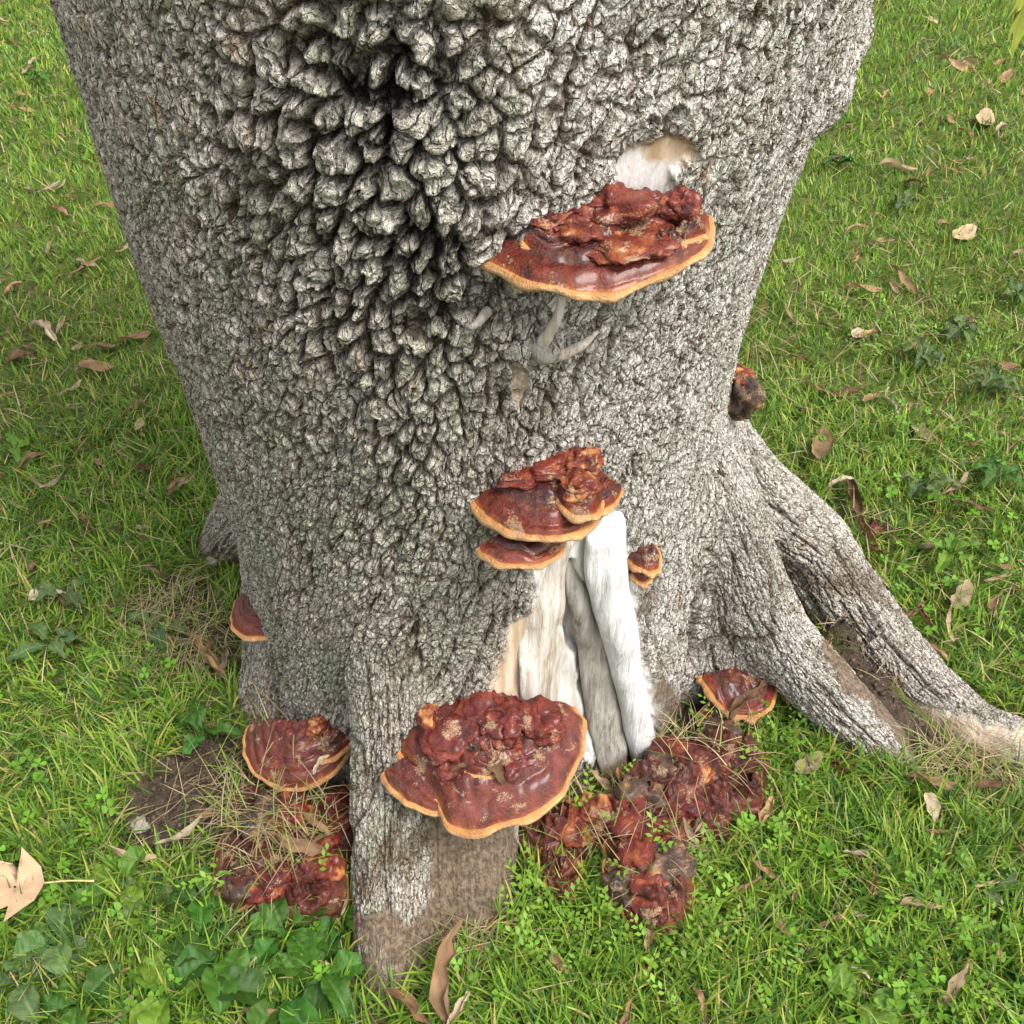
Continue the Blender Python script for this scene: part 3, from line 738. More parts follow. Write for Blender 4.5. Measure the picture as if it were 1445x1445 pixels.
def fungus(name, label, p, yaw, W, D, tilt=0, roll=0, lobes=(), blobs=(), group=None, parts=True, **kw):
    e = bpy.data.objects.new(name, None); COL.objects.link(e); e.location = p; e.empty_display_size = .03
    tag(e, label, 'fungus', group)
    Mx = frame(yaw, tilt, roll)
    gd, na = bracket_geo(W, D, **kw)
    for nm, (g_, c_, gl) in gd.items(): geo_obj(nm, g_, c_, gl, e, Mx)
    for i, (lx, ly, lz, lw, ld, lyaw, ltilt, lk) in enumerate(lobes):
        L = Mx @ frame(0)@ frame(lyaw, ltilt, 0) if False else Mx.copy()
        R = np.array(Matrix.Rotation(math.radians(lyaw), 4, 'Z') @ Matrix.Rotation(math.radians(-ltilt), 4, 'X')); R[:3, 3] = (lx, ly, lz)
        kk = dict(kw); kk.pop('outline', None); kk.update(dict(hump=.012, droop=.008, thick=.012, edge=.005, ridges=3, seed=kw.get('seed', 0)+10+i, na=40)); kk.update(lk)
        gl_, n2 = bracket_geo(lw, ld, **kk)
        Lx = Mx@R
        c = geo_obj('lobe', *gl_['cap'], e, Lx); geo_obj('margin', *gl_['margin'], c, Lx); geo_obj('pore_surface', *gl_['pore_surface'], c, Lx)
    for i, (bx, by, bz, r, h, cst) in enumerate(blobs):
        Bm = Mx.copy(); Bm[:3, 3] = Mx[:3, :3]@np.array([bx, by, bz]); nodule(e, Bm, r, h, kw.get('seed', 0)+30+i, cst)
    return e
def nodule(parent, Mx, r, h, seed, stops, name='nodule', gl=.9):
    nu, nv = 34, 48
    t = np.linspace(0, math.pi, nu)[:, None]; a = np.linspace(0, 2*np.pi, nv, endpoint=False)[None, :]
    d = np.stack([np.sin(t)*np.cos(a), np.sin(t)*np.sin(a), np.cos(t)*np.ones_like(a)], -1)
    k = 1+.75*fbm(d[..., 0]*1.5, d[..., 1]*1.5, d[..., 2]*1.5+seed*3.7, 140, 3)-.42*np.abs(fbm(d[..., 0]*2.6, d[..., 1]*2.6, d[..., 2]*2.6+seed*1.3, 141, 4))+.10
    G = d*k[..., None]*np.array([r, r, h])
    q = np.clip(.5+1.0*fbm(d[..., 0]*2.5, d[..., 1]*2.5, d[..., 2]*2.5+seed, 142, 3), 0, 1)
    c = lerp_cols(q, stops)
    V = G.reshape(-1, 3)@Mx[:3, :3].T+Mx[:3, 3]
    me = mesh_np(name, V, [grid_faces(nu, nv, True)[:, ::-1]])
    attr(me, 'Col', np.clip(c.reshape(-1, 3), .003, .9)); attr(me, 'gloss', np.full(len(V), gl), 'FLOAT')
    return link(name, me, M_FUNG, parent)
NOD = [(0, (.07, .010, .007)), (.4, (.15, .020, .009)), (.65, (.24, .05, .015)), (.85, (.42, .16, .045)), (1, (.60, .33, .13))]
NODR = [(0, (.055, .007, .006)), (.5, (.13, .013, .008)), (.8, (.19, .028, .011)), (1, (.30, .08, .025))]
DRYK = [(0, (.03, .02, .015)), (.5, (.07, .042, .028)), (.8, (.14, .08, .045)), (1, (.38, .20, .08))]

def yaw_of(n): return math.degrees(math.atan2(n[0], -n[1]))
# 1 upper bracket
p, n = hit(842, 330)
fungus('bracket_fungus', 'wide lacquered red brown bracket with nodules on top, highest on the trunk', p-n*.012, 8, .262, .108, tilt=4, roll=2,
  seed=3, hump=.020, droop=.006, thick=.022, edge=.0055, ridges=4.2, lump=.010, outline=[(-108, 1.0), (-80, 1.02), (-50, .98), (0, 1.0), (40, 1.02), (70, 1.0), (108, .92)],
  lobes=[(.050, .030, .020, .06, .034, 25, 12, dict(hump=.008, thick=.014, lump=.003)), (-.062, .052, .012, .042, .022, 20, 4, dict(hump=.006, thick=.008, lump=.003)), (-.100, .03, .012, .030, .03, -45, 5, dict(hump=.008, lump=.003))],
  blobs=[(-.015, .010, .030, .040, .020, NODR), (-.050, .014, .022, .028, .016, NODR), (.012, .020, .020, .034, .013, NOD), (-.092, .018, .020, .017, .020, NODR), (-.070, .012, .024, .018, .014, NODR), (-.020, .045, .012, .040, .009, NOD), (.045, .015, .026, .026, .010, NODR), (-.045, .045, .012, .03, .008, NODR)])
# 2 middle bracket, two tiers and a knob
p, n = hit(775, 674)
fungus('bracket_fungus', 'red bracket with a pale edged knob on top and a thin second tier below', p-n*.012, 2, .195, .112, tilt=2, roll=-3,
  seed=11, hump=.022, droop=.018, thick=.018, edge=.007, ridges=4.5, lump=.005, outline=[(-108, .9), (-70, .92), (-35, .88), (0, .97), (30, 1.0), (60, .98), (85, 1.16), (108, 1.1)],
  lobes=[(.032, .062, -.048, .125, .055, 30, 2, dict(hump=.004, droop=.006, thick=.010, dark=.95)), (-.038, .048, .018, .062, .046, 8, 4, dict(hump=.016, thick=.026, lump=.010)), (-.080, .028, .006, .036, .045, -25, 0, dict(hump=.010))],
  blobs=[(-.038, .055, .030, .022, .012, NOD), (.025, .010, .020, .036, .010, NODR), (-.012, .010, .026, .030, .012, NODR), (-.045, .012, .028, .022, .016, NOD)])
# 3 small double bracket
p, n = hit(908, 783)
fungus('bracket_fungus', 'small orange rimmed double bracket beside the white dead wood', p-n*.006, 20, .052, .040, tilt=0, seed=21, hump=.016, droop=.002, thick=.010, edge=.006, ridges=2, lump=.004,
  lobes=[(.004, .006, -.022, .034, .026, 0, 0, dict(hump=.004, thick=.006, edge=.005, stops=OLD))])
# 4 big low bracket
p, n = hit(690, 1018)
fungus('bracket_fungus', 'largest plate shaped maroon bracket, low over the front root', p-n*.02, -2, .322, .185, tilt=10, roll=1, seed=31, hump=.042, droop=.012, thick=.04, edge=.008, ridges=5, lump=.014, stops=OLD,
  outline=[(-108, .95), (-75, .96), (-45, 1.0), (-15, .99), (5, 1.03), (18, 1.0), (28, .88), (45, .86), (70, .90), (108, .95)],
  lobes=[(.075, .05, -.012, .19, .11, 38, 0, dict(hump=.012, droop=.006, thick=.02, edge=.008, stops=OLD, na=56, ridges=4)), (-.01, .088, .030, .085, .026, 12, -6, dict(hump=.006, stops=OLD, lump=.006))],
  blobs=[(.05, .045, .036, .045, .016, NODR), (.0, .03, .045, .04, .018, NODR), (-.04, .035, .044, .035, .02, NODR), (-.085, .03, .034, .034, .018, NODR), (.085, .02, .034, .026, .014, NOD), (.01, .065, .034, .024, .012, DRYK), (-.04, .085, .028, .034, .010, NODR), (.06, .085, .022, .03, .008, NODR)])
# 5 bracket at the foot, left of the front root
p, n = hit(430, 1028); p = ground_at(425, 1030, .13)
fungus('bracket_fungus', 'flat rounded maroon bracket strewn with grass, above the crumbled fungus', p, -4, .20, .100, tilt=8, roll=0, seed=41, hump=.030, droop=.02, thick=.03, edge=.006, ridges=6, lump=.004, stops=OLD,
  outline=[(-108, .8), (-60, .92), (0, 1.0), (60, 1.02), (108, 1.0)],
  lobes=[(-.060, .005, .014, .07, .055, -25, 0, dict(hump=.012, stops=RED))], blobs=[(-.035, .012, .03, .018, .014, NOD)])
# 6 hidden at the left side
p, n = hit(360, 862)
fungus('bracket_fungus', 'glossy banded maroon bracket tucked behind the left flank of the trunk', p+np.array([.022, .038, -.012]), -78, .150, .085, tilt=12, seed=51, hump=.020, droop=.012, thick=.02, edge=.005, ridges=5, lump=.002, stops=OLD)
# 7 right base double
p, n = hit(1042, 955)
fungus('bracket_fungus', 'cream rimmed red double bracket at the foot of the right flank', p-n*.008, 14, .145, .085, tilt=12, roll=-6, seed=61, hump=.016, droop=.008, thick=.02, edge=.009, ridges=2.5, lump=.006,
  lobes=[(.048, .030, -.030, .075, .055, 35, 0, dict(hump=.008, thick=.012, edge=.008))])
# small red scrap by the right root
p = ground_at(1228, 742, .012)
fungus('bracket_fungus', 'tiny red fungus scrap among dead leaves behind the right root', p, 60, .05, .035, tilt=15, seed=66, hump=.012, droop=.004, thick=.01, edge=.003, stops=OLD)
p = ground_at(1192, 1076, .01)
fungus('bracket_fungus', 'small dark red fungus sunk in grass beside the pale front root', p, 10, .06, .04, tilt=10, seed=67, hump=.012, droop=.004, thick=.01, edge=.003, stops=CRUMB)
# dried knob on the right edge
p, n = hit(1036, 553)
e = bpy.data.objects.new('dried_fungus', None); COL.objects.link(e); e.location = p
tag(e, 'blackened dried fungus knob with an orange edge on the trunk side', 'fungus')
nodule(e, frame(0, 0, 0, (.010, -.004, -.004)), .030, .034, 5, DRYK, 'knob', .15); nodule(e, frame(0, 0, 0, (.006, .01, .022)), .026, .012, 6, NOD, 'margin', .2)
nodule(e, frame(0, 0, 0, (.008, -.01, -.026)), .02, .016, 7, DRYK, 'knob', .15)

# crumbled fungi on the ground
def crumbled(label, spots, seed, base_r):
    g_ = ground_at(*spots[0][:2]); e = bpy.data.objects.new('crumbled_fungus', None); COL.objects.link(e)
    z0 = float(gz(np.array([g_[0]]), np.array([g_[1]]))[0]); e.location = (g_[0], g_[1], z0); tag(e, label, 'fungus')
    r = random.Random(seed)
    for i, (a, b, wpx, yaw, tl, kind) in enumerate(spots):
        q = ground_at(a, b, .03); zq = float(gz(np.array([q[0]]), np.array([q[1]]))[0])
        lift = .040+.018*r.random()
        if hit(a, b)[0] is not None and hit(a, b)[0][2] > .02: pass
        Wm = wpx*1.3*depth(q)/F
        loc = np.array([q[0], q[1], zq+lift])-np.array(e.location)
        if kind == 'b':
            gd, na = bracket_geo(Wm, Wm*.68, hump=.014+.06*Wm, droop=.012, thick=.02, edge=.004, seed=seed+i, ridges=3, lump=.018, stops=CRUMB if r.random() < .7 else OLD, na=44, dark=.6+.45*r.random())
            Mx = frame(yaw, tl, r.uniform(-10, 10), loc)
            c = geo_obj('lobe', *gd['cap'][:2], .6, e, Mx); geo_obj('margin', *gd['margin'], c, Mx); geo_obj('pore_surface', *gd['pore_surface'], c, Mx)
        else:
            nodule(e, frame(yaw, tl, 0, loc), Wm/2, Wm*.30, seed+i, {'r': NODR, 'o': NOD, 'd': DRYK}[kind], 'lump', .6)
    return e
crumbled('crumbled maroon fungus heap strewn with dry grass left of the front root', [
  (400, 1200, 110, 5, 22, 'b'), (440, 1150, 90, -15, 15, 'b'), (365, 1215, 85, -30, 25, 'b'), (455, 1205, 85, 20, 28, 'b'), (430, 1235, 75, 0, 30, 'b'), (350, 1245, 65, -35, 32, 'b'), (395, 1235, 70, -10, 30, 'b'),
  (440, 1262, 80, 10, 34, 'b'), (385, 1140, 90, -20, 12, 'b'), (480, 1160, 50, 0, 0, 'r'), (470, 1190, 45, 0, 0, 'r'), (420, 1180, 50, 0, 0, 'o'), (390, 1262, 45, 0, 0, 'r'), (345, 1265, 40, 0, 0, 'd'), (465, 1240, 38, 0, 0, 'o'), (410, 1160, 48, 0, 0, 'r'), (375, 1180, 46, 0, 0, 'd'), (440, 1210, 40, 0, 0, 'd')], 200, .2)
crumbled('long knobbly maroon fungus mass in the grass below the dead wood', [
  (930, 1100, 100, 15, 15, 'b'), (990, 1065, 105, 35, 12, 'b'), (1030, 1080, 90, 45, 18, 'b'), (1000, 1120, 100, 25, 22, 'b'), (930, 1130, 80, -10, 25, 'b'), (880, 1150, 85, -10, 20, 'b'), (820, 1150, 90, -20, 18, 'b'), (770, 1160, 75, -25, 15, 'b'),
  (910, 1200, 90, 10, 26, 'b'), (905, 1245, 85, -5, 30, 'b'), (930, 1265, 75, 20, 30, 'b'), (915, 1290, 60, 5, 38, 'b'), (790, 1215, 46, -20, 25, 'b'), (797, 1245, 42, 10, 35, 'b'), (1040, 1125, 60, 45, 25, 'b'),
  (950, 1085, 60, 0, 0, 'r'), (925, 1115, 55, 0, 0, 'd'), (890, 1170, 60, 0, 0, 'r'), (900, 1225, 55, 0, 0, 'r'), (935, 1240, 50, 0, 0, 'd'), (850, 1160, 50, 0, 0, 'o'), (815, 1165, 46, 0, 0, 'o'), (975, 1100, 48, 0, 0, 'o'), (905, 1140, 50, 0, 0, 'd'), (880, 1260, 44, 0, 0, 'd'), (915, 1275, 45, 0, 0, 'r'), (960, 1140, 50, 0, 0, 'r'), (1010, 1050, 44, 0, 0, 'd')], 300, .2)

# ------------------------------------------------------------------ grass (uncountable: one object of real blades)
def blades(X, Y, L, Wd, yaw, lean, curl, col, nseg=3, zoff=None, twist=None):
    n = len(X); Z = gz(X, Y)-.004 if zoff is None else zoff
    dx, dy = np.cos(yaw), np.sin(yaw); sx, sy = -dy, dx
    if twist is not None: sx, sy = np.cos(yaw+math.pi/2+twist), np.sin(yaw+math.pi/2+twist)
    V = np.zeros((n, 2*nseg+1, 3)); hx = np.zeros(n); hz = np.zeros(n); an = lean.copy()
    prof = [1., .95, .75, .5, .3][:nseg]
    for s in range(nseg+1):
        bx, by, bz = X+dx*hx, Y+dy*hx, Z+hz
        if s < nseg:
            wv = Wd*prof[s]/2
            V[:, 2*s] = np.stack([bx-sx*wv, by-sy*wv, bz], 1); V[:, 2*s+1] = np.stack([bx+sx*wv, by+sy*wv, bz], 1)
        else: V[:, 2*s] = np.stack([bx, by, bz], 1)
        hx = hx+np.sin(an)*L/nseg; hz = hz+np.cos(an)*L/nseg; an = an+curl
    b = (np.arange(n)*(2*nseg+1))[:, None]
    quads = np.concatenate([b+np.array([[2*s, 2*s+1, 2*s+3, 2*s+2]]) for s in range(nseg-1)]) if nseg > 1 else np.zeros((0, 4), int)
    tris = b+np.array([[2*nseg-2, 2*nseg-1, 2*nseg]])
    C = np.repeat(col, 2*nseg+1, 0)
    return V.reshape(-1, 3), quads, tris, C
def merge(parts):
    Vs, q, t, c, o = [], [], [], [], 0
    for (V, a, b, C) in parts: Vs.append(V); q.append(a+o); t.append(b+o); c.append(C); o += len(V)
    return np.concatenate(Vs), np.concatenate(q), np.concatenate(t), np.concatenate(c)
def inside_tree(X, Y, m=.0): return sd_tree(X, Y, np.full(X.shape, .012)) < m
def sample_wedge(n, d0, d1, half=47, power=1.0):
    d = np.sqrt(rng.uniform(d0*d0, d1*d1, n)); a = np.radians(rng.uniform(-half, half, n))
    return CAM[0]+d*np.sin(a), CAM[1]+d*np.cos(a)
def green(n, X, Y):
    k = rng.random(n)[:, None]; big = (fbm(X/.35, Y/.35, 0*X, 150, 3)*.5+.5)[:, None]
    a = np.array([.105, .235, .024]); b = np.array([.235, .385, .045]); c = np.array([.065, .165, .030]); yl = np.array([.40, .40, .11])
    col = a*(1-k)+b*k; r = rng.random((n, 1))
    col = np.where(r < .28, c, col); col = np.where(r > .93, yl, col)
    return col*(.85+.5*big)*np.array([1.12, 1.0, 1.0])
lap('fungi')
GR = []
dry_patch = lambda X, Y: sstep(.15, .6, soil_at(X, Y)*.7+.55*(fbm(X/.22, Y/.22, 0*X, 151, 3)+.05))
for (n, d0, d1, hlf, Lr, Wr, ns) in [(60000, .42, 1.35, 62, (.035, .105), (.0026, .0050), 3), (62000, 1.35, 2.4, 52, (.03, .075), (.0026, .0046), 3), (70000, 2.4, 4.0, 47, (.03, .065), (.003, .005), 2), (95000, 4.0, 7.2, 44, (.035, .07), (.005, .0085), 2)]:
    X, Y = sample_wedge(n, d0, d1, hlf)
    ok = ~inside_tree(X, Y, .006); X, Y = X[ok], Y[ok]
    s = soil_at(X, Y); ok = rng.random(len(X)) > s*1.05; X, Y = X[ok], Y[ok]
    n = len(X)
    # mown turf grows in tufts that share a direction
    tuft = fbm(X/.05, Y/.05, 0*X, 152, 2)*7
    yaw = tuft+rng.normal(0, .9, n); lean = np.abs(rng.normal(.62, .38, n)); curl = rng.uniform(.05, .42, n)
    L = rng.uniform(*Lr, n)*(1-.35*dry_patch(X, Y)); Wd = rng.uniform(*Wr, n)
    GR.append(blades(X, Y, L, Wd, yaw, lean, curl, green(n, X, Y), ns, twist=rng.normal(0, .5, n)))
V, q, t, c = merge(GR)
me = mesh_np('grass', V, [q, t], False); attr(me, 'Col', c)
grass = link('grass', me, M_GRASS); tag(grass, 'short green lawn grass around the tree', 'grass', kind='stuff')

lap('grass')
# dry straw and thatch lying in the lawn
DR = []
def straw_cols(n):
    k = rng.random((n, 1)); return (np.array([.30, .215, .11])*(1-k)+np.array([.52, .42, .24])*k)*rng.uniform(.6, 1.1, (n, 1))
for (n, d0, d1, hlf, wd) in [(9000, .42, 1.5, 60, .0018), (12000, 1.5, 3.0, 50, .0024), (12000, 3.0, 7.0, 45, .004)]:
    X, Y = sample_wedge(n, d0, d1, hlf); ok = ~inside_tree(X, Y, .004) & (rng.random(n) < .25+.55*dry_patch(X, Y)) & (rng.random(n) > .8*sstep(.6, .95, soil_at(X, Y))); X, Y = X[ok], Y[ok]; n = len(X)
    DR.append(blades(X, Y, rng.uniform(.04, .10, n), rng.uniform(.6, 1.3, n)*wd, rng.uniform(0, 6.28, n), rng.uniform(.9, 1.4, n), rng.uniform(-.05, .25, n), straw_cols(n), 3, zoff=gz(X, Y)+rng.uniform(.0, .03, n)))
# stalks drooping over the low fungi
for (cx, cy, rx, ry, n, z0, z1) in [(405, 1200, 85, 75, 330, .03, .10), (425, 1075, 60, 40, 45, .10, .16), (990, 1090, 80, 45, 130, .03, .08), (905, 1235, 55, 55, 90, .03, .08), (1040, 985, 50, 25, 26, .03, .09), (650, 1335, 70, 22, 150, .005, .03), (335, 1130, 30, 60, 50, .01, .06), (250, 900, 70, 60, 260, .0, .04), (1330, 1085, 90, 22, 260, .0, .03), (800, 1180, 60, 30, 60, .02, .06)]:
    a = rng.uniform(0, 6.28, n); r = np.sqrt(rng.random(n)); pts = np.array([ground_at(cx+rx*q*math.cos(b), cy+ry*q*math.sin(b), 0) for q, b in zip(r, a)])
    ok = ~inside_tree(pts[:, 0], pts[:, 1], .0); pts = pts[ok]; n = len(pts)
    DR.append(blades(pts[:, 0], pts[:, 1], rng.uniform(.05, .13, n), rng.uniform(.0010, .0022, n), rng.uniform(0, 6.28, n), rng.uniform(.7, 1.5, n), rng.uniform(.05, .40, n), straw_cols(n)*np.where(rng.random((n, 1)) < .35, np.array([[.6, .95, .45]]), 1), 4, zoff=gz(pts[:, 0], pts[:, 1])+rng.uniform(z0*.3, z1, n)))
V, q, t, c = merge(DR)
me = mesh_np('dry_grass', V, [q, t], False); attr(me, 'Col', c)
tag(link('dry_grass', me, M_DRYG), 'dry straw coloured grass stalks matted through the lawn and over the fungi', 'dry grass', kind='stuff')

# clover and small leafy sprigs
def px_scatter(n, x0, y0, x1, y1):
    a = rng.uniform(x0, x1, n); b = rng.uniform(y0, y1, n); g_ = np.array([ground_at(i, j) for i, j in zip(a, b)])
    ok = ~inside_tree(g_[:, 0], g_[:, 1], .01) & (rng.random(n) > soil_at(g_[:, 0], g_[:, 1])*.9); return g_[ok]
CV, CT, CC = [], [], []; o = 0
cl = np.concatenate([px_scatter(300, -100, 1180, 480, 1520), px_scatter(330, 980, 1180, 1560, 1520), px_scatter(80, 640, 1300, 1000, 1500), px_scatter(90, -50, 850, 250, 1180), px_scatter(160, 1150, 550, 1500, 1000)])
patch = fbm(cl[:, 0]/.12, cl[:, 1]/.12, 0*cl[:, 0], 160, 2) > .0; cl = cl[patch]
for (gx_, gy_, _) in cl:
    h = rng.uniform(.025, .055); s = rng.uniform(.007, .0125); base = np.array([gx_, gy_, float(gz(np.array([gx_]), np.array([gy_]))[0])+h]); r0 = rng.uniform(0, 6.28); tl = rng.normal(0, .35, 2)
    col = np.array([.12, .26, .022])*rng.uniform(.7, 1.3)
    for k in range(3):
        a = r0+k*2.094
        prof = [(0, 0), (.45, -.42), (.9, -.55), (1.12, -.22), (1.05, 0), (1.12, .22), (.9, .55), (.45, .42)]
        pts = np.array([[s*(i*math.cos(a)-j*math.sin(a)), s*(i*math.sin(a)+j*math.cos(a)), s*(.12*i+.25*abs(j))] for i, j in prof])
        pts[:, 2] += pts[:, 0]*tl[0]+pts[:, 1]*tl[1]
        CV.append(pts+base); CT += [(o, o+i, o+i+1) for i in range(1, 7)]; CC.append(np.tile(col*rng.uniform(.88, 1.1), (8, 1))); o += 8
me = mesh_np('clover', np.concatenate(CV), [np.array(CT)], False); attr(me, 'Col', np.concatenate(CC))
tag(link('clover', me, M_LEAF), 'round clover leaflets scattered through the lawn', 'clover', kind='stuff')
SV, SQ, SC = [], [], []; o = 0
sp = np.concatenate([px_scatter(110, 720, 1150, 1010, 1380), px_scatter(60, 1010, 1000, 1120, 1180), px_scatter(50, 300, 1230, 480, 1300), px_scatter(45, 950, 1250, 1450, 1450), px_scatter(25, 820, 1050, 860, 1130), px_scatter(40, 1180, 420, 1440, 520)])
for (gx_, gy_, _) in sp:
    z0 = float(gz(np.array([gx_]), np.array([gy_]))[0]); L = rng.uniform(.05, .12); yaw = rng.uniform(0, 6.28); ln = rng.uniform(.4, 1.2); nL = int(L/.008)
    col = np.array([.15, .27, .03])*rng.uniform(.7, 1.3)
    for k in range(nL):
        f_ = (k+1)/nL; c0 = np.array([gx_+math.cos(yaw)*math.sin(ln)*L*f_, gy_+math.sin(yaw)*math.sin(ln)*L*f_, z0+math.cos(ln*(.6+.5*f_))*L*f_+.008])
        a = yaw+(1 if k % 2 else -1)*rng.uniform(.6, 1.3); l = rng.uniform(.010, .019)*(1.1-.4*f_); wv = l*.28
        d = np.array([math.cos(a), math.sin(a), rng.uniform(.0, .7)]); sv = np.array([-math.sin(a), math.cos(a), 0])
        SV.append(np.array([c0, c0+d*l*.5-sv*wv, c0+d*l, c0+d*l*.5+sv*wv])); SQ.append((o, o+1, o+2, o+3)); SC.append(np.tile(col, (4, 1))); o += 4
me = mesh_np('leafy_sprigs', np.concatenate(SV), [np.array(SQ)], False); attr(me, 'Col', np.concatenate(SC))
tag(link('leafy_sprigs', me, M_LEAF), 'small leafed creeping weed sprigs around the low fungi', 'weeds', kind='stuff')

lap('straw')
# ------------------------------------------------------------------ broad leaved weeds
def leaf_grid(L, Wd, bend=.5, cup=.3, wave=.0, teeth=0., seed=0, nu=22, nv=11, stalk=.18):
    s = np.linspace(0, 1, nu)[:, None]; t = np.linspace(-1, 1, nv)[None, :]
    prof = np.where(s < stalk, .07, np.sin(np.pi*np.clip((s-stalk)/(1-stalk), 0, 1)**.85)**.75*.5+.01)
    if teeth: prof = prof*(1+teeth*np.sin(s*34+seed))
    wv = Wd*prof*t*(1+.06*math.sin(seed)*np.sign(t))
    ang = bend*s*1.0; cx = np.cumsum(np.cos(.9-ang*2.0)*np.gradient(s, axis=0), 0)*L; cz = np.cumsum(np.sin(.9-ang*2.0)*np.gradient(s, axis=0), 0)*L
    z = cz+cup*np.abs(wv)+wave*np.sin(s*16+seed+t)*np.abs(t)
    z = z-.0016*np.exp(-(t/.12)**2)+.0016*np.sin(s*46+np.abs(t)*6)*(np.abs(t) > .1)
    return np.stack([cx*np.ones_like(t), wv, z], -1)
def weed(name, label, px_, py_, leaves, Lm, Wm, col, seed, group, z=.0, teeth=0.):
    g_ = ground_at(px_, py_); z0 = float(gz(np.array([g_[0]]), np.array([g_[1]]))[0])
    e = bpy.data.objects.new(name, None); COL.objects.link(e); e.location = (g_[0], g_[1], z0); tag(e, label, 'weed', group)
    r = random.Random(seed)
    for k in range(leaves):
        G = leaf_grid(1.15*Lm*r.uniform(.7, 1.1), Wm*r.uniform(.8, 1.15), r.uniform(.55, 1.0), r.uniform(.25, .75), .005, teeth, seed+k)
        V = G.reshape(-1, 3); nu, nv = G.shape[:2]
        me = mesh_np('leaf', V, [grid_faces(nu, nv)])
        cc = np.array(col)*r.uniform(.65, 1.3)*np.array([r.uniform(.85, 1.3), 1, r.uniform(.8, 1.2)]); C_ = np.tile(cc, (len(V), 1)); tt_ = np.tile(np.linspace(-1, 1, nv), nu); ss_ = np.repeat(np.arange(nu), nv); C_ *= (.85+.3*((ss_+np.abs(tt_)*3).astype(int) % 3 > 0))[:, None]; C_[nv//2::nv] = cc*1.5+.02
        attr(me, 'Col', C_)
        o_ = link('leaf', me, M_LEAF, e, (0, 0, .016+.004*k)); o_.rotation_euler = (r.uniform(-.25, .25), r.uniform(-.2, .2), k*6.283/leaves+r.uniform(-.5, .5))
    return e
PL = (.036, .105, .012); LG = (.085, .17, .018); GY = (.07, .12, .035)
for i, (a, b, n, L, W_, c_, nm) in enumerate([(320, 1370, 7, .085, .05, PL, 'plantain'), (410, 1335, 6, .08, .048, PL, 'plantain'), (455, 1390, 7, .085, .045, PL, 'plantain'), (290, 1285, 5, .06, .036, PL, 'plantain'), (180, 1270, 5, .07, .036, LG, 'plantain'), (90, 1345, 6, .07, .045, GY, 'plantain'), (400, 1425, 6, .09, .05, PL, 'plantain'), (250, 1420, 6, .075, .04, LG, 'plantain'), (40, 1400, 5, .07, .04, GY, 'plantain'), (480, 1300, 4, .07, .035, PL, 'plantain'), (120, 1430, 5, .07, .04, PL, 'plantain'), (1210, 1420, 4, .065, .05, LG, 'plantain'), (1415, 1280, 3, .05, .04, GY, 'plantain'), (210, 1275, 4, .055, .03, GY, 'plantain')]):
    weed('plantain', ['glossy green plantain rosette in front of the crumbled fungus heap', 'green plantain touching the foot of the crumbled fungus heap', 'dark green plantain by the tip of the front root', 'small green plantain between the bare earth and the crumbled heap', 'yellow green plantain at the rim of the bare earth patch', 'pale grey green plantain nearest the large lobed leaf', 'broad dark plantain left of the front root tip', 'yellow green plantain among darker plantains', 'grey green plantain in the lawn below the large lobed leaf', 'narrow leaved plantain squeezed between crumbled heap and front root', 'dark green plantain beside the grey green plantains', 'lone yellow green plantain in the open lawn before the right roots', 'lone grey green plantain in the lawn off the right root end', 'small grey green plantain at the rim of the bare earth patch'][i], a, b, n, L, W_, c_, 400+i*13, 'plantains in the lawn')
for i, (a, b, n, c_) in enumerate([(95, 855, 3, GY), (80, 925, 3, GY), (1300, 700, 3, GY), (30, 650, 3, LG), (290, 1050, 2, PL), (1180, 240, 4, PL), (1350, 480, 6, GY), (1270, 300, 4, GY), (1430, 430, 4, GY), (60, 120, 4, PL), (1300, 520, 5, GY), (1390, 560, 5, GY), (230, 900, 2, GY), (1330, 800, 3, LG), (1400, 690, 4, PL)]):
    weed('dandelion', ['pale dandelion on the lawn off the left flank', 'pale dandelion just outside the thin brown turf at the left flank', 'pale dandelion behind the long right root', 'bright green dandelion in the lawn off the back left root', 'green dandelion beside the bare earth and the flat bracket', 'green dandelion behind the upper right bulge of the trunk', 'largest pale dandelion cluster on the lawn behind the right root', 'pale dandelion in the lawn level with the highest bracket', 'pale dandelion in the lawn near the largest pale cluster', 'dark green dandelion in the lawn behind the left edge of the trunk', 'pale dandelion next to the largest pale cluster', 'pale dandelion in the lawn beyond the largest pale cluster', 'small pale dandelion in the thin brown turf at the left flank', 'bright yellow green dandelion beyond the middle of the right root', 'dark green dandelion on the lawn beyond the right root'][i], a, b, n+2, .075, .028, c_, 700+i*7, 'dandelions in the lawn', teeth=.28)

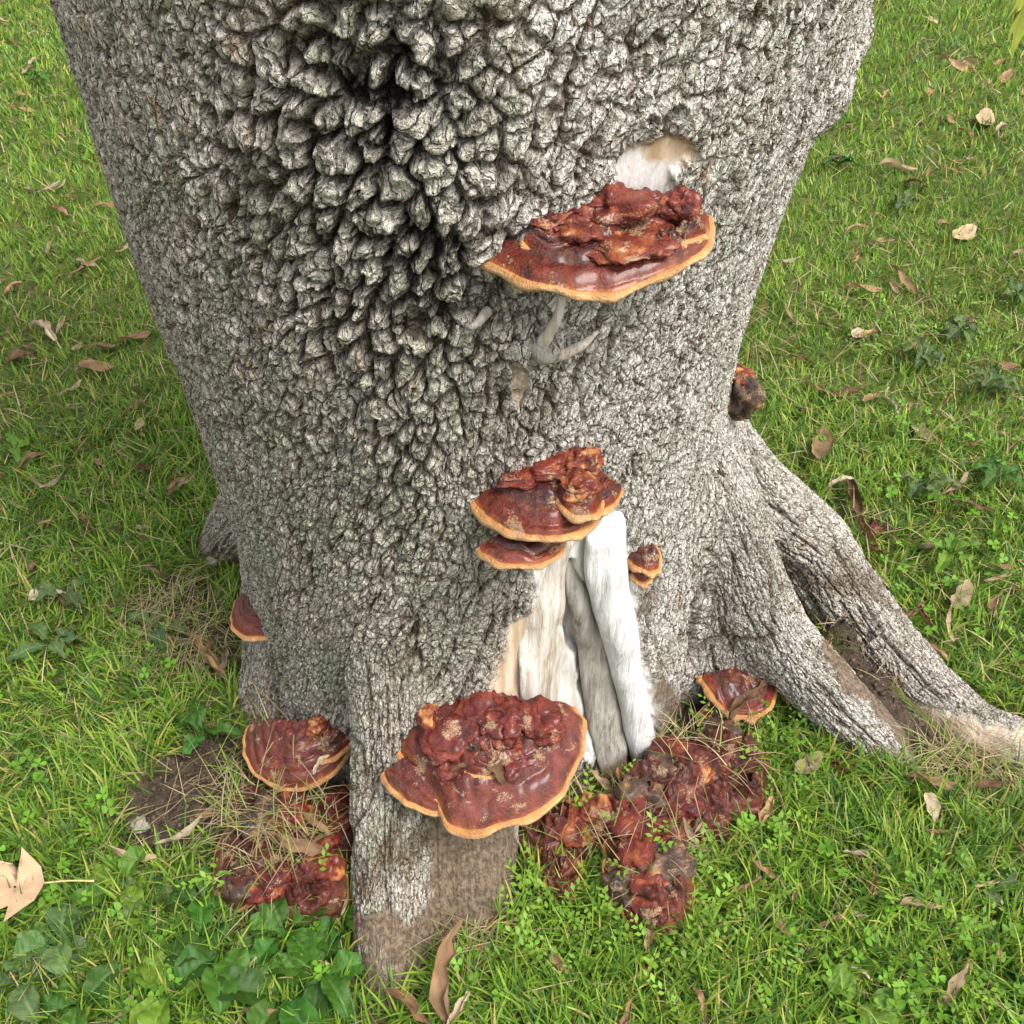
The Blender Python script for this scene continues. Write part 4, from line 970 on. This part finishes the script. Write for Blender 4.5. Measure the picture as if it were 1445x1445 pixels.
# ------------------------------------------------------------------ dead leaves, each its own thing
def dead_leaf_mesh(kind, seed):
    r = random.Random(seed); nu, nv = 15, 8
    s = np.linspace(0, 1, nu)[:, None]; t = np.linspace(-1, 1, nv)[None, :]
    prof = np.sin(np.pi*np.clip(s*.96+.02, 0, 1)**.8)**.6
    if kind == 'curl': half, roll, bend, tw = .22, r.uniform(1.9, 2.9), r.uniform(-.25, .25), r.uniform(-.6, .6)
    elif kind == 'twist': half, roll, bend, tw = .13, r.uniform(1.0, 1.8), r.uniform(-.7, .7), r.uniform(1.2, 2.6)
    else: half, roll, bend, tw = .27, r.uniform(.5, 1.0), r.uniform(-.25, .25), r.uniform(-.3, .3)
    half = half*(1+.22*fbm(s*5, s*0+seed, s*0, 170, 2))
    A = t*roll*(1-.25*s); Rr = half*prof/roll
    yy = Rr*np.sin(A); zz = Rr*(1-np.cos(A))
    c, sn = np.cos(tw*(s-.5)), np.sin(tw*(s-.5)); y2 = yy*c-zz*sn; z2 = yy*sn+zz*c
    x = (s-.5)*np.ones_like(t); y2 = y2+bend*(s-.5)**2; z2 = z2+.10*r.uniform(-1, 1)*np.sin(s*5+seed)
    G = np.stack([x, y2, z2], -1); nn = .045
    G[..., 2] += nn*fbm(G[..., 0]*8, G[..., 1]*10, 0*x+seed, 171, 2); G[..., 1] += nn*noise3(G[..., 0]*7, t*2*np.ones_like(x), 0*x+seed, 172)
    V = G.reshape(-1, 3); V[:, 2] -= V[:, 2].min()
    me = mesh_np('dead_leaf', V, [grid_faces(nu, nv)])
    base = np.array({'pale': (.37, .27, .165), 'tan': (.31, .19, .10), 'brown': (.17, .095, .05), 'white': (.40, .32, .22)}[TONE[seed % 7]])
    m_ = fbm(V[:, 0]*6, V[:, 1]*9, V[:, 2]*6+seed, 173, 3)
    C_ = base*(1+.75*m_)[:, None]; C_[np.abs(np.tile(np.linspace(-1, 1, nv), nu)) < .2] *= .82
    attr(me, 'Col', np.clip(C_, .01, .9)); me.materials.append(M_DEAD); return me
TONE = ['pale', 'tan', 'tan', 'brown', 'pale', 'white', 'tan']
LIB = {k: [dead_leaf_mesh(k, 10*i+j) for j in range(7)] for i, k in enumerate(('curl', 'twist', 'flat'))}
def put_leaf(px_, py_, Lpx, ang, kind, var, label, group, lift=.018, tilt=None, on_tree=False):
    if on_tree:
        p, n = hit_or_ground(px_, py_); z0 = p[2]
    else:
        p = ground_at(px_, py_, .02); z0 = float(gz(np.array([p[0]]), np.array([p[1]]))[0])
    L = .9*Lpx*depth(p)/F
    me = LIB[kind][var % 7]
    o_ = bpy.data.objects.new('dead_leaf', me); COL.objects.link(o_)
    # turn the photo angle into a heading on the ground
    a = ground_at(px_-10*math.cos(math.radians(ang)), py_+10*math.sin(math.radians(ang))); b = ground_at(px_+10*math.cos(math.radians(ang)), py_-10*math.sin(math.radians(ang)))
    hd = math.atan2(b[1]-a[1], b[0]-a[0]); st = np.linalg.norm(b-a)/(20*depth(p)/F)
    o_.scale = (L*min(st, 1.7),)*3 if kind != 'twist' else (L*min(st, 1.6), L, L)
    o_.location = (p[0], p[1], z0+lift)
    o_.rotation_euler = (random.uniform(-.35, .35), random.uniform(-.2, .2) if tilt is None else tilt, hd)
    tag(o_, label, 'leaf', group); return o_
G1 = 'dead leaves on the lawn'
LB = {'curl': 'curled', 'twist': 'narrow twisted', 'flat': 'flattened'}
KI = {'curl': 0, 'twist': 1, 'flat': 2}
def leaf_label(kd, var, px_, py_, small=False):
    return '%s%s %s dry leaf in the lawn %s' % ('small ' if small else '', LB[kd], {'pale': 'buff', 'tan': 'tan', 'brown': 'dark brown', 'white': 'cream'}[TONE[(10*KI[kd]+var % 7) % 7]], zone(px_, py_))
def zone(px_, py_):
    if py_ > 1180: return 'in front of the roots' if px_ > 700 else 'beside the plantains'
    if px_ > 700: return 'beyond the long right root' if py_ > 500 else 'far behind the right root'
    return 'by the left trunk flank' if py_ > 500 else 'behind the left trunk edge'
SPEC = [ # x, y, length px, angle, kind
 (140, 524, 62, -3, 'flat'), (42, 655, 52, 32, 'twist'), (70, 845, 58, 6, 'flat'), (20, 405, 40, 30, 'curl'), (60, 470, 46, -40, 'curl'), (85, 465, 40, 55, 'twist'), (30, 505, 50, 15, 'flat'), (200, 610, 52, 20, 'twist'), (205, 665, 30, -10, 'curl'), (125, 745, 34, -55, 'curl'), (75, 690, 46, 20, 'twist'), (250, 690, 44, 40, 'twist'),
 (100, 575, 40, 5, 'twist'), (170, 590, 34, 12, 'twist'), (150, 490, 40, 8, 'flat'), (190, 480, 60, 22, 'twist'), (120, 380, 60, 25, 'twist'), (60, 268, 62, 0, 'twist'), (150, 292, 46, 0, 'twist'), (80, 295, 30, -30, 'curl'), (170, 355, 38, 30, 'twist'), (20, 60, 34, -10, 'twist'), (30, 155, 36, 0, 'twist'),
 (290, 925, 70, -55, 'twist'), (305, 940, 60, -70, 'curl'), (318, 935, 55, 80, 'twist'), (260, 690, 60, 45, 'twist'),
 (190, 1225, 78, -8, 'twist'), (262, 1197, 85, 30, 'twist'), (290, 1165, 40, 30, 'twist'), (165, 1382, 56, 5, 'curl'), (340, 1392, 80, 35, 'twist'), (60, 1362, 40, -10, 'curl'), (375, 1440, 60, -5, 'curl'), (180, 1440, 60, 60, 'twist'), (490, 1290, 30, 70, 'curl'),
 
 (1078, 1240, 62, -25, 'twist'), (1050, 1262, 50, 25, 'curl'), (1205, 1215, 50, 5, 'twist'), (1210, 1385, 40, -30, 'curl'), (1340, 1405, 92, 62, 'twist'), (1290, 1292, 66, 5, 'curl'), (1385, 1260, 42, 3, 'curl'), (1228, 1262, 44, 80, 'curl'), (1170, 1310, 50, 30, 'twist'), (1100, 1320, 40, -50, 'flat'), (990, 1425, 60, -70, 'twist'), (885, 1440, 50, 70, 'curl'), (915, 1330, 66, 75, 'curl'), (1395, 1115, 70, 8, 'twist'), (1310, 1118, 80, -8, 'twist'), (1310, 1150, 46, -75, 'flat'), (1200, 1300, 44, -30, 'twist'), (1400, 1350, 40, -60, 'twist'),
 (1080, 1155, 46, 60, 'curl'), (975, 1195, 60, -50, 'twist'), (985, 1170, 50, 70, 'curl'), (790, 1370, 42, -40, 'flat'), (1315, 1185, 36, 0, 'curl'), (1430, 1200, 46, -50, 'curl'), (1140, 1090, 50, 35, 'flat'), (840, 1398, 40, 5, 'twist'), (1120, 1270, 30, 70, 'curl'),
 (1160, 640, 46, 80, 'flat'), (1190, 560, 60, 5, 'curl'), (1150, 548, 50, -30, 'twist'), (1325, 588, 36, -25, 'curl'), (1255, 575, 40, -40, 'curl'), (1300, 612, 40, -60, 'flat'), (1345, 700, 56, 45, 'twist'), (1370, 725, 60, -10, 'twist'), (1205, 715, 60, -70, 'curl'), (1220, 760, 55, -60, 'curl'), (1236, 785, 44, -30, 'curl'), (1185, 690, 40, 15, 'curl'), (1355, 845, 44, 65, 'flat'), (1335, 885, 52, -75, 'twist'), (1405, 825, 40, 5, 'curl'), (1410, 810, 40, 0, 'twist'), (1305, 880, 50, -50, 'curl'), (1290, 865, 40, 40, 'curl'), (1240, 827, 34, -30, 'curl'),
 (1320, 925, 40, -40, 'curl'), (1265, 238, 60, 5, 'curl'), (1218, 410, 60, -3, 'twist'), (1275, 398, 60, -30, 'twist'), (1215, 470, 34, 20, 'flat'), (1110, 370, 40, 10, 'twist'), (1205, 325, 40, 20, 'twist'), (1240, 340, 50, -5, 'twist'), (1290, 262, 46, -15, 'flat'), (1190, 228, 50, 10, 'twist'), (1350, 95, 60, -20, 'twist'), (1345, 240, 34, 0, 'twist'), (1388, 172, 34, 60, 'flat'), (1365, 190, 36, -40, 'twist'), (1435, 360, 50, 10, 'twist'), (1365, 455, 40, 0, 'flat'), (1130, 505, 40, -10, 'twist'), (1195, 180, 40, 40, 'twist'), (1250, 135, 40, 60, 'twist'), (1420, 520, 34, 0, 'flat'), (1360, 335, 36, 30, 'flat'), (1170, 455, 34, -15, 'twist'), (1115, 440, 40, -40, 'twist'), (1425, 625, 46, -20, 'curl'),
]
for i, (a, b, L, an, kd) in enumerate(SPEC): put_leaf(a, b, L, an, kd, i*3+int(a) % 5, leaf_label(kd, i*3+int(a) % 5, a, b), G1, lift=.018 if b < 620 else .030 if b < 1000 else .042)
# finer litter further back
k = 0
while k < 170:
    a, b = random.uniform(-20, 1465), random.uniform(0, 900)
    if 40+b*.33 < a < 1270-b*.22 and b < 560: continue
    if b >= 560 and 225 < a < 1120+(b-560)*.55: continue
    kd = random.choice(('twist', 'twist', 'curl', 'flat')); put_leaf(a, b, random.uniform(12, 28), random.gauss(5, 35), kd, k*5 % 7, leaf_label(kd, k*5 % 7, a, b, True), G1, lift=.022); k += 1
# leaves caught on the fungi, the root and the foot of the trunk
def caught(px_, py_, Lpx, ang, kd, var, label, height):
    p = ground_at(px_, py_, height); o_ = put_leaf(px_, py_, Lpx, ang, kd, var, label, None); o_.location = p; o_.scale = (Lpx*depth(p)/F,)*3; return o_
caught(455, 1080, 40, 55, 'curl', 5, 'pale folded leaf resting on the flat rounded bracket', .19)
caught(700, 1087, 46, -60, 'flat', 4, 'crumpled cream leaf lying on the largest bracket', .292)
caught(660, 1085, 50, 15, 'twist', 0, 'curled straw coloured strip lying on the largest bracket', .292)
caught(1055, 990, 85, 48, 'twist', 0, 'long dry leaf propped on the cream rimmed double bracket', .09)
caught(1102, 978, 44, -60, 'curl', 1, 'rolled tan leaf tip beside the cream rimmed double bracket', .06)
caught(445, 1165, 50, -40, 'curl', 1, 'golden tan leaf lying on the crumbled fungus heap', .10)
caught(420, 1195, 90, -15, 'twist', 3, 'long brown curled leaf across the crumbled fungus heap', .09)
caught(1170, 905, 36, 75, 'curl', 2, 'small tan leaf wedged in the crotch between the two right roots', .13)
caught(850, 1105, 60, -35, 'twist', 1, 'twisted tan leaf at the foot of the dead wood', .04)
caught(820, 1110, 36, -20, 'twist', 4, 'thin straw coloured leaf between largest bracket and dead wood', .05)
caught(622, 1372, 150, 84, 'twist', 5, 'long pale twisted leaf standing in the grass at the front root', .05)
caught(580, 1426, 90, -32, 'twist', 0, 'broad cream strip of leaf lying below the tip of the front root', .045)
caught(648, 1428, 62, 62, 'curl', 5, 'short cream leaf piece beside the long pale twisted leaf', .045)
# big pale lobed leaf at the left
def maple(name, px_, py_, size, rot, col, label, loc=None, parent=None, mat=M_DEAD, stalk_col=(.55, .45, .2)):
    lob = [(0, .0), (.10, -.30), (.42, -.62), (.40, -.34), (.86, -.50), (.74, -.22), (1.18, -.02), (.78, .22), (.90, .52), (.44, .36), (.44, .66), (.10, .30)]
    pts = np.array(lob)*size
    n = len(pts); ring_ = []
    for i in range(n):
        for f_ in (0, .5): ring_.append(pts[i]*(1-f_)+pts[(i+1) % n]*f_)
    ring_ = np.array(ring_); cen_ = np.array([.42*size, 0]); rows = [cen_+(ring_-cen_)*f_ for f_ in (.04, .35, .7, 1.0)]
    V = np.concatenate(rows); z_ = .10*size*(np.abs(V[:, 1])/size)**1.2*2+.05*size*fbm(V[:, 0]/size*3, V[:, 1]/size*3, 0*V[:, 0]+px_, 180, 2)
    V = np.column_stack([V, z_-z_.min()]); m_ = len(ring_)
    me = mesh_np(name, V, [grid_faces(4, m_, True)])
    C_ = np.array(col)*(1+.35*fbm(V[:, 0]/size*5, V[:, 1]/size*5, 0*V[:, 0], 181, 3))[:, None]; attr(me, 'Col', np.clip(C_, .01, .9))
    o_ = link(name, me, mat, parent)
    sv, sf = tube([(0, 0, .004), (-.35*size, .05*size, .012), (-.75*size, .16*size, .02)], [.0018, .0014, .0018], 6)
    ms = mesh_np('leaf_stalk', sv, sf); attr(ms, 'Col', np.tile(np.array(stalk_col), (len(sv), 1))); link('leaf_stalk', ms, mat, o_)
    return o_
g_ = ground_at(72, 1262, .03); o_ = maple('lobed_leaf', 50, 1268, .105, 0, (.46, .31, .19), ''); o_.location = (g_[0], g_[1], .062); o_.rotation_euler = (.1, -.12, math.radians(190))
tag(o_, 'large pale tan lobed leaf with long stalk beside the plantains', 'leaf')
# the hanging green leaf on a low twig
def P_at(px_, py_, dep): return CAM+ray(px_, py_)*dep
lp = P_at(1452, -30, .9)
tw = [(.36, -.38, 1.92), (.50, -.50, 1.80), (lp[0]+.03, lp[1]-.01, 1.55), (lp[0]+.008, lp[1], lp[2]+.015), tuple(lp)]
V, f_ = tube(tw, [.010, .007, .004, .002, .0012], 8)
me = mesh_np('low_twig', V, f_); attr(me, 'soil', np.zeros(len(V)), 'FLOAT'); lt = link('low_twig', me, M_WOODG, tree)
lf = maple('green_leaf', 1440, 10, .055, 0, (.26, .30, .045), '', parent=lt, mat=M_LEAF, stalk_col=(.3, .3, .08)); lf.location = lp; lf.rotation_euler = (math.radians(70), math.radians(82), math.radians(20)); lf['label'] = 'yellow green hanging leaf'

# ------------------------------------------------------------------ earth crumbs and pebbles
ico = np.array([[0, 0, 1], [.89, 0, .45], [.28, .85, .45], [-.72, .53, .45], [-.72, -.53, .45], [.28, -.85, .45], [.72, .53, -.45], [-.28, .85, -.45], [-.89, 0, -.45], [-.28, -.85, -.45], [.72, -.53, -.45], [0, 0, -1]])
icf = np.array([[0, 1, 2], [0, 2, 3], [0, 3, 4], [0, 4, 5], [0, 5, 1], [1, 6, 2], [2, 7, 3], [3, 8, 4], [4, 9, 5], [5, 10, 1], [6, 7, 2], [7, 8, 3], [8, 9, 4], [9, 10, 5], [10, 6, 1], [11, 7, 6], [11, 8, 7], [11, 9, 8], [11, 10, 9], [11, 6, 10]])
pts = []
for (cx, cy, r, k_) in SOIL:
    m_ = int(9000*r*r*math.pi*k_); a = rng.uniform(0, 6.28, m_); q = r*np.sqrt(rng.random(m_)); pts.append(np.stack([cx+q*np.cos(a), cy+q*np.sin(a)], 1))
pts = np.concatenate(pts); pts = pts[~inside_tree(pts[:, 0], pts[:, 1], .0)]
pts = pts[soil_at(pts[:, 0], pts[:, 1]) > .35]; n = len(pts)
sz = .0014+.005*rng.random(n)**5; zz = gz(pts[:, 0], pts[:, 1])
J = ico[None]*(1+.35*rng.normal(0, 1, (n, 12, 1)))*sz[:, None, None]*np.array([1, 1, .75])
V = (J+np.column_stack([pts, zz+sz*.4])[:, None]).reshape(-1, 3); Fc = (icf[None]+(np.arange(n)*12)[:, None, None]).reshape(-1, 3)
me = mesh_np('soil_crumbs', V, [Fc]); kk = rng.random((n, 1)); attr(me, 'Col', np.repeat((np.array([.045, .032, .023])*(1-kk)+np.array([.15, .11, .08])*kk)*rng.uniform(.7, 1.2, (n, 1)), 12, 0))
tag(link('soil_crumbs', me, M_SOILC), 'loose dark earth crumbs on the bare patches', 'soil', kind='stuff')
def pebble(px_, py_, wpx, label, col=(.48, .45, .41)):
    p = ground_at(px_, py_, .006); R0 = wpx*depth(p)/F/2; e = bpy.data.objects.new('x', None); m_ = np.eye(4)
    o_ = nodule(None, m_, R0, R0*.6, int(px_), [(0, col), (1, tuple(c*1.15 for c in col))], 'pebble', .2); bpy.data.objects.remove(e)
    o_.data.materials.clear(); o_.data.materials.append(M_STONE); o_.location = (p[0], p[1], float(gz(p[:1], p[1:2])[0])+R0*.5); tag(o_, label, 'pebble')
pebble(523, 1383, 15, 'smooth grey pebble at the tip of the front root'); pebble(1040, 1034, 15, 'grey pebble in the grass below the cream rimmed double bracket'); pebble(200, 1172, 26, 'flat pale stone in the bare earth patch', (.25, .225, .175)); pebble(300, 795, 18, 'pale stone at the back left root', (.30, .28, .24))
lap('end')
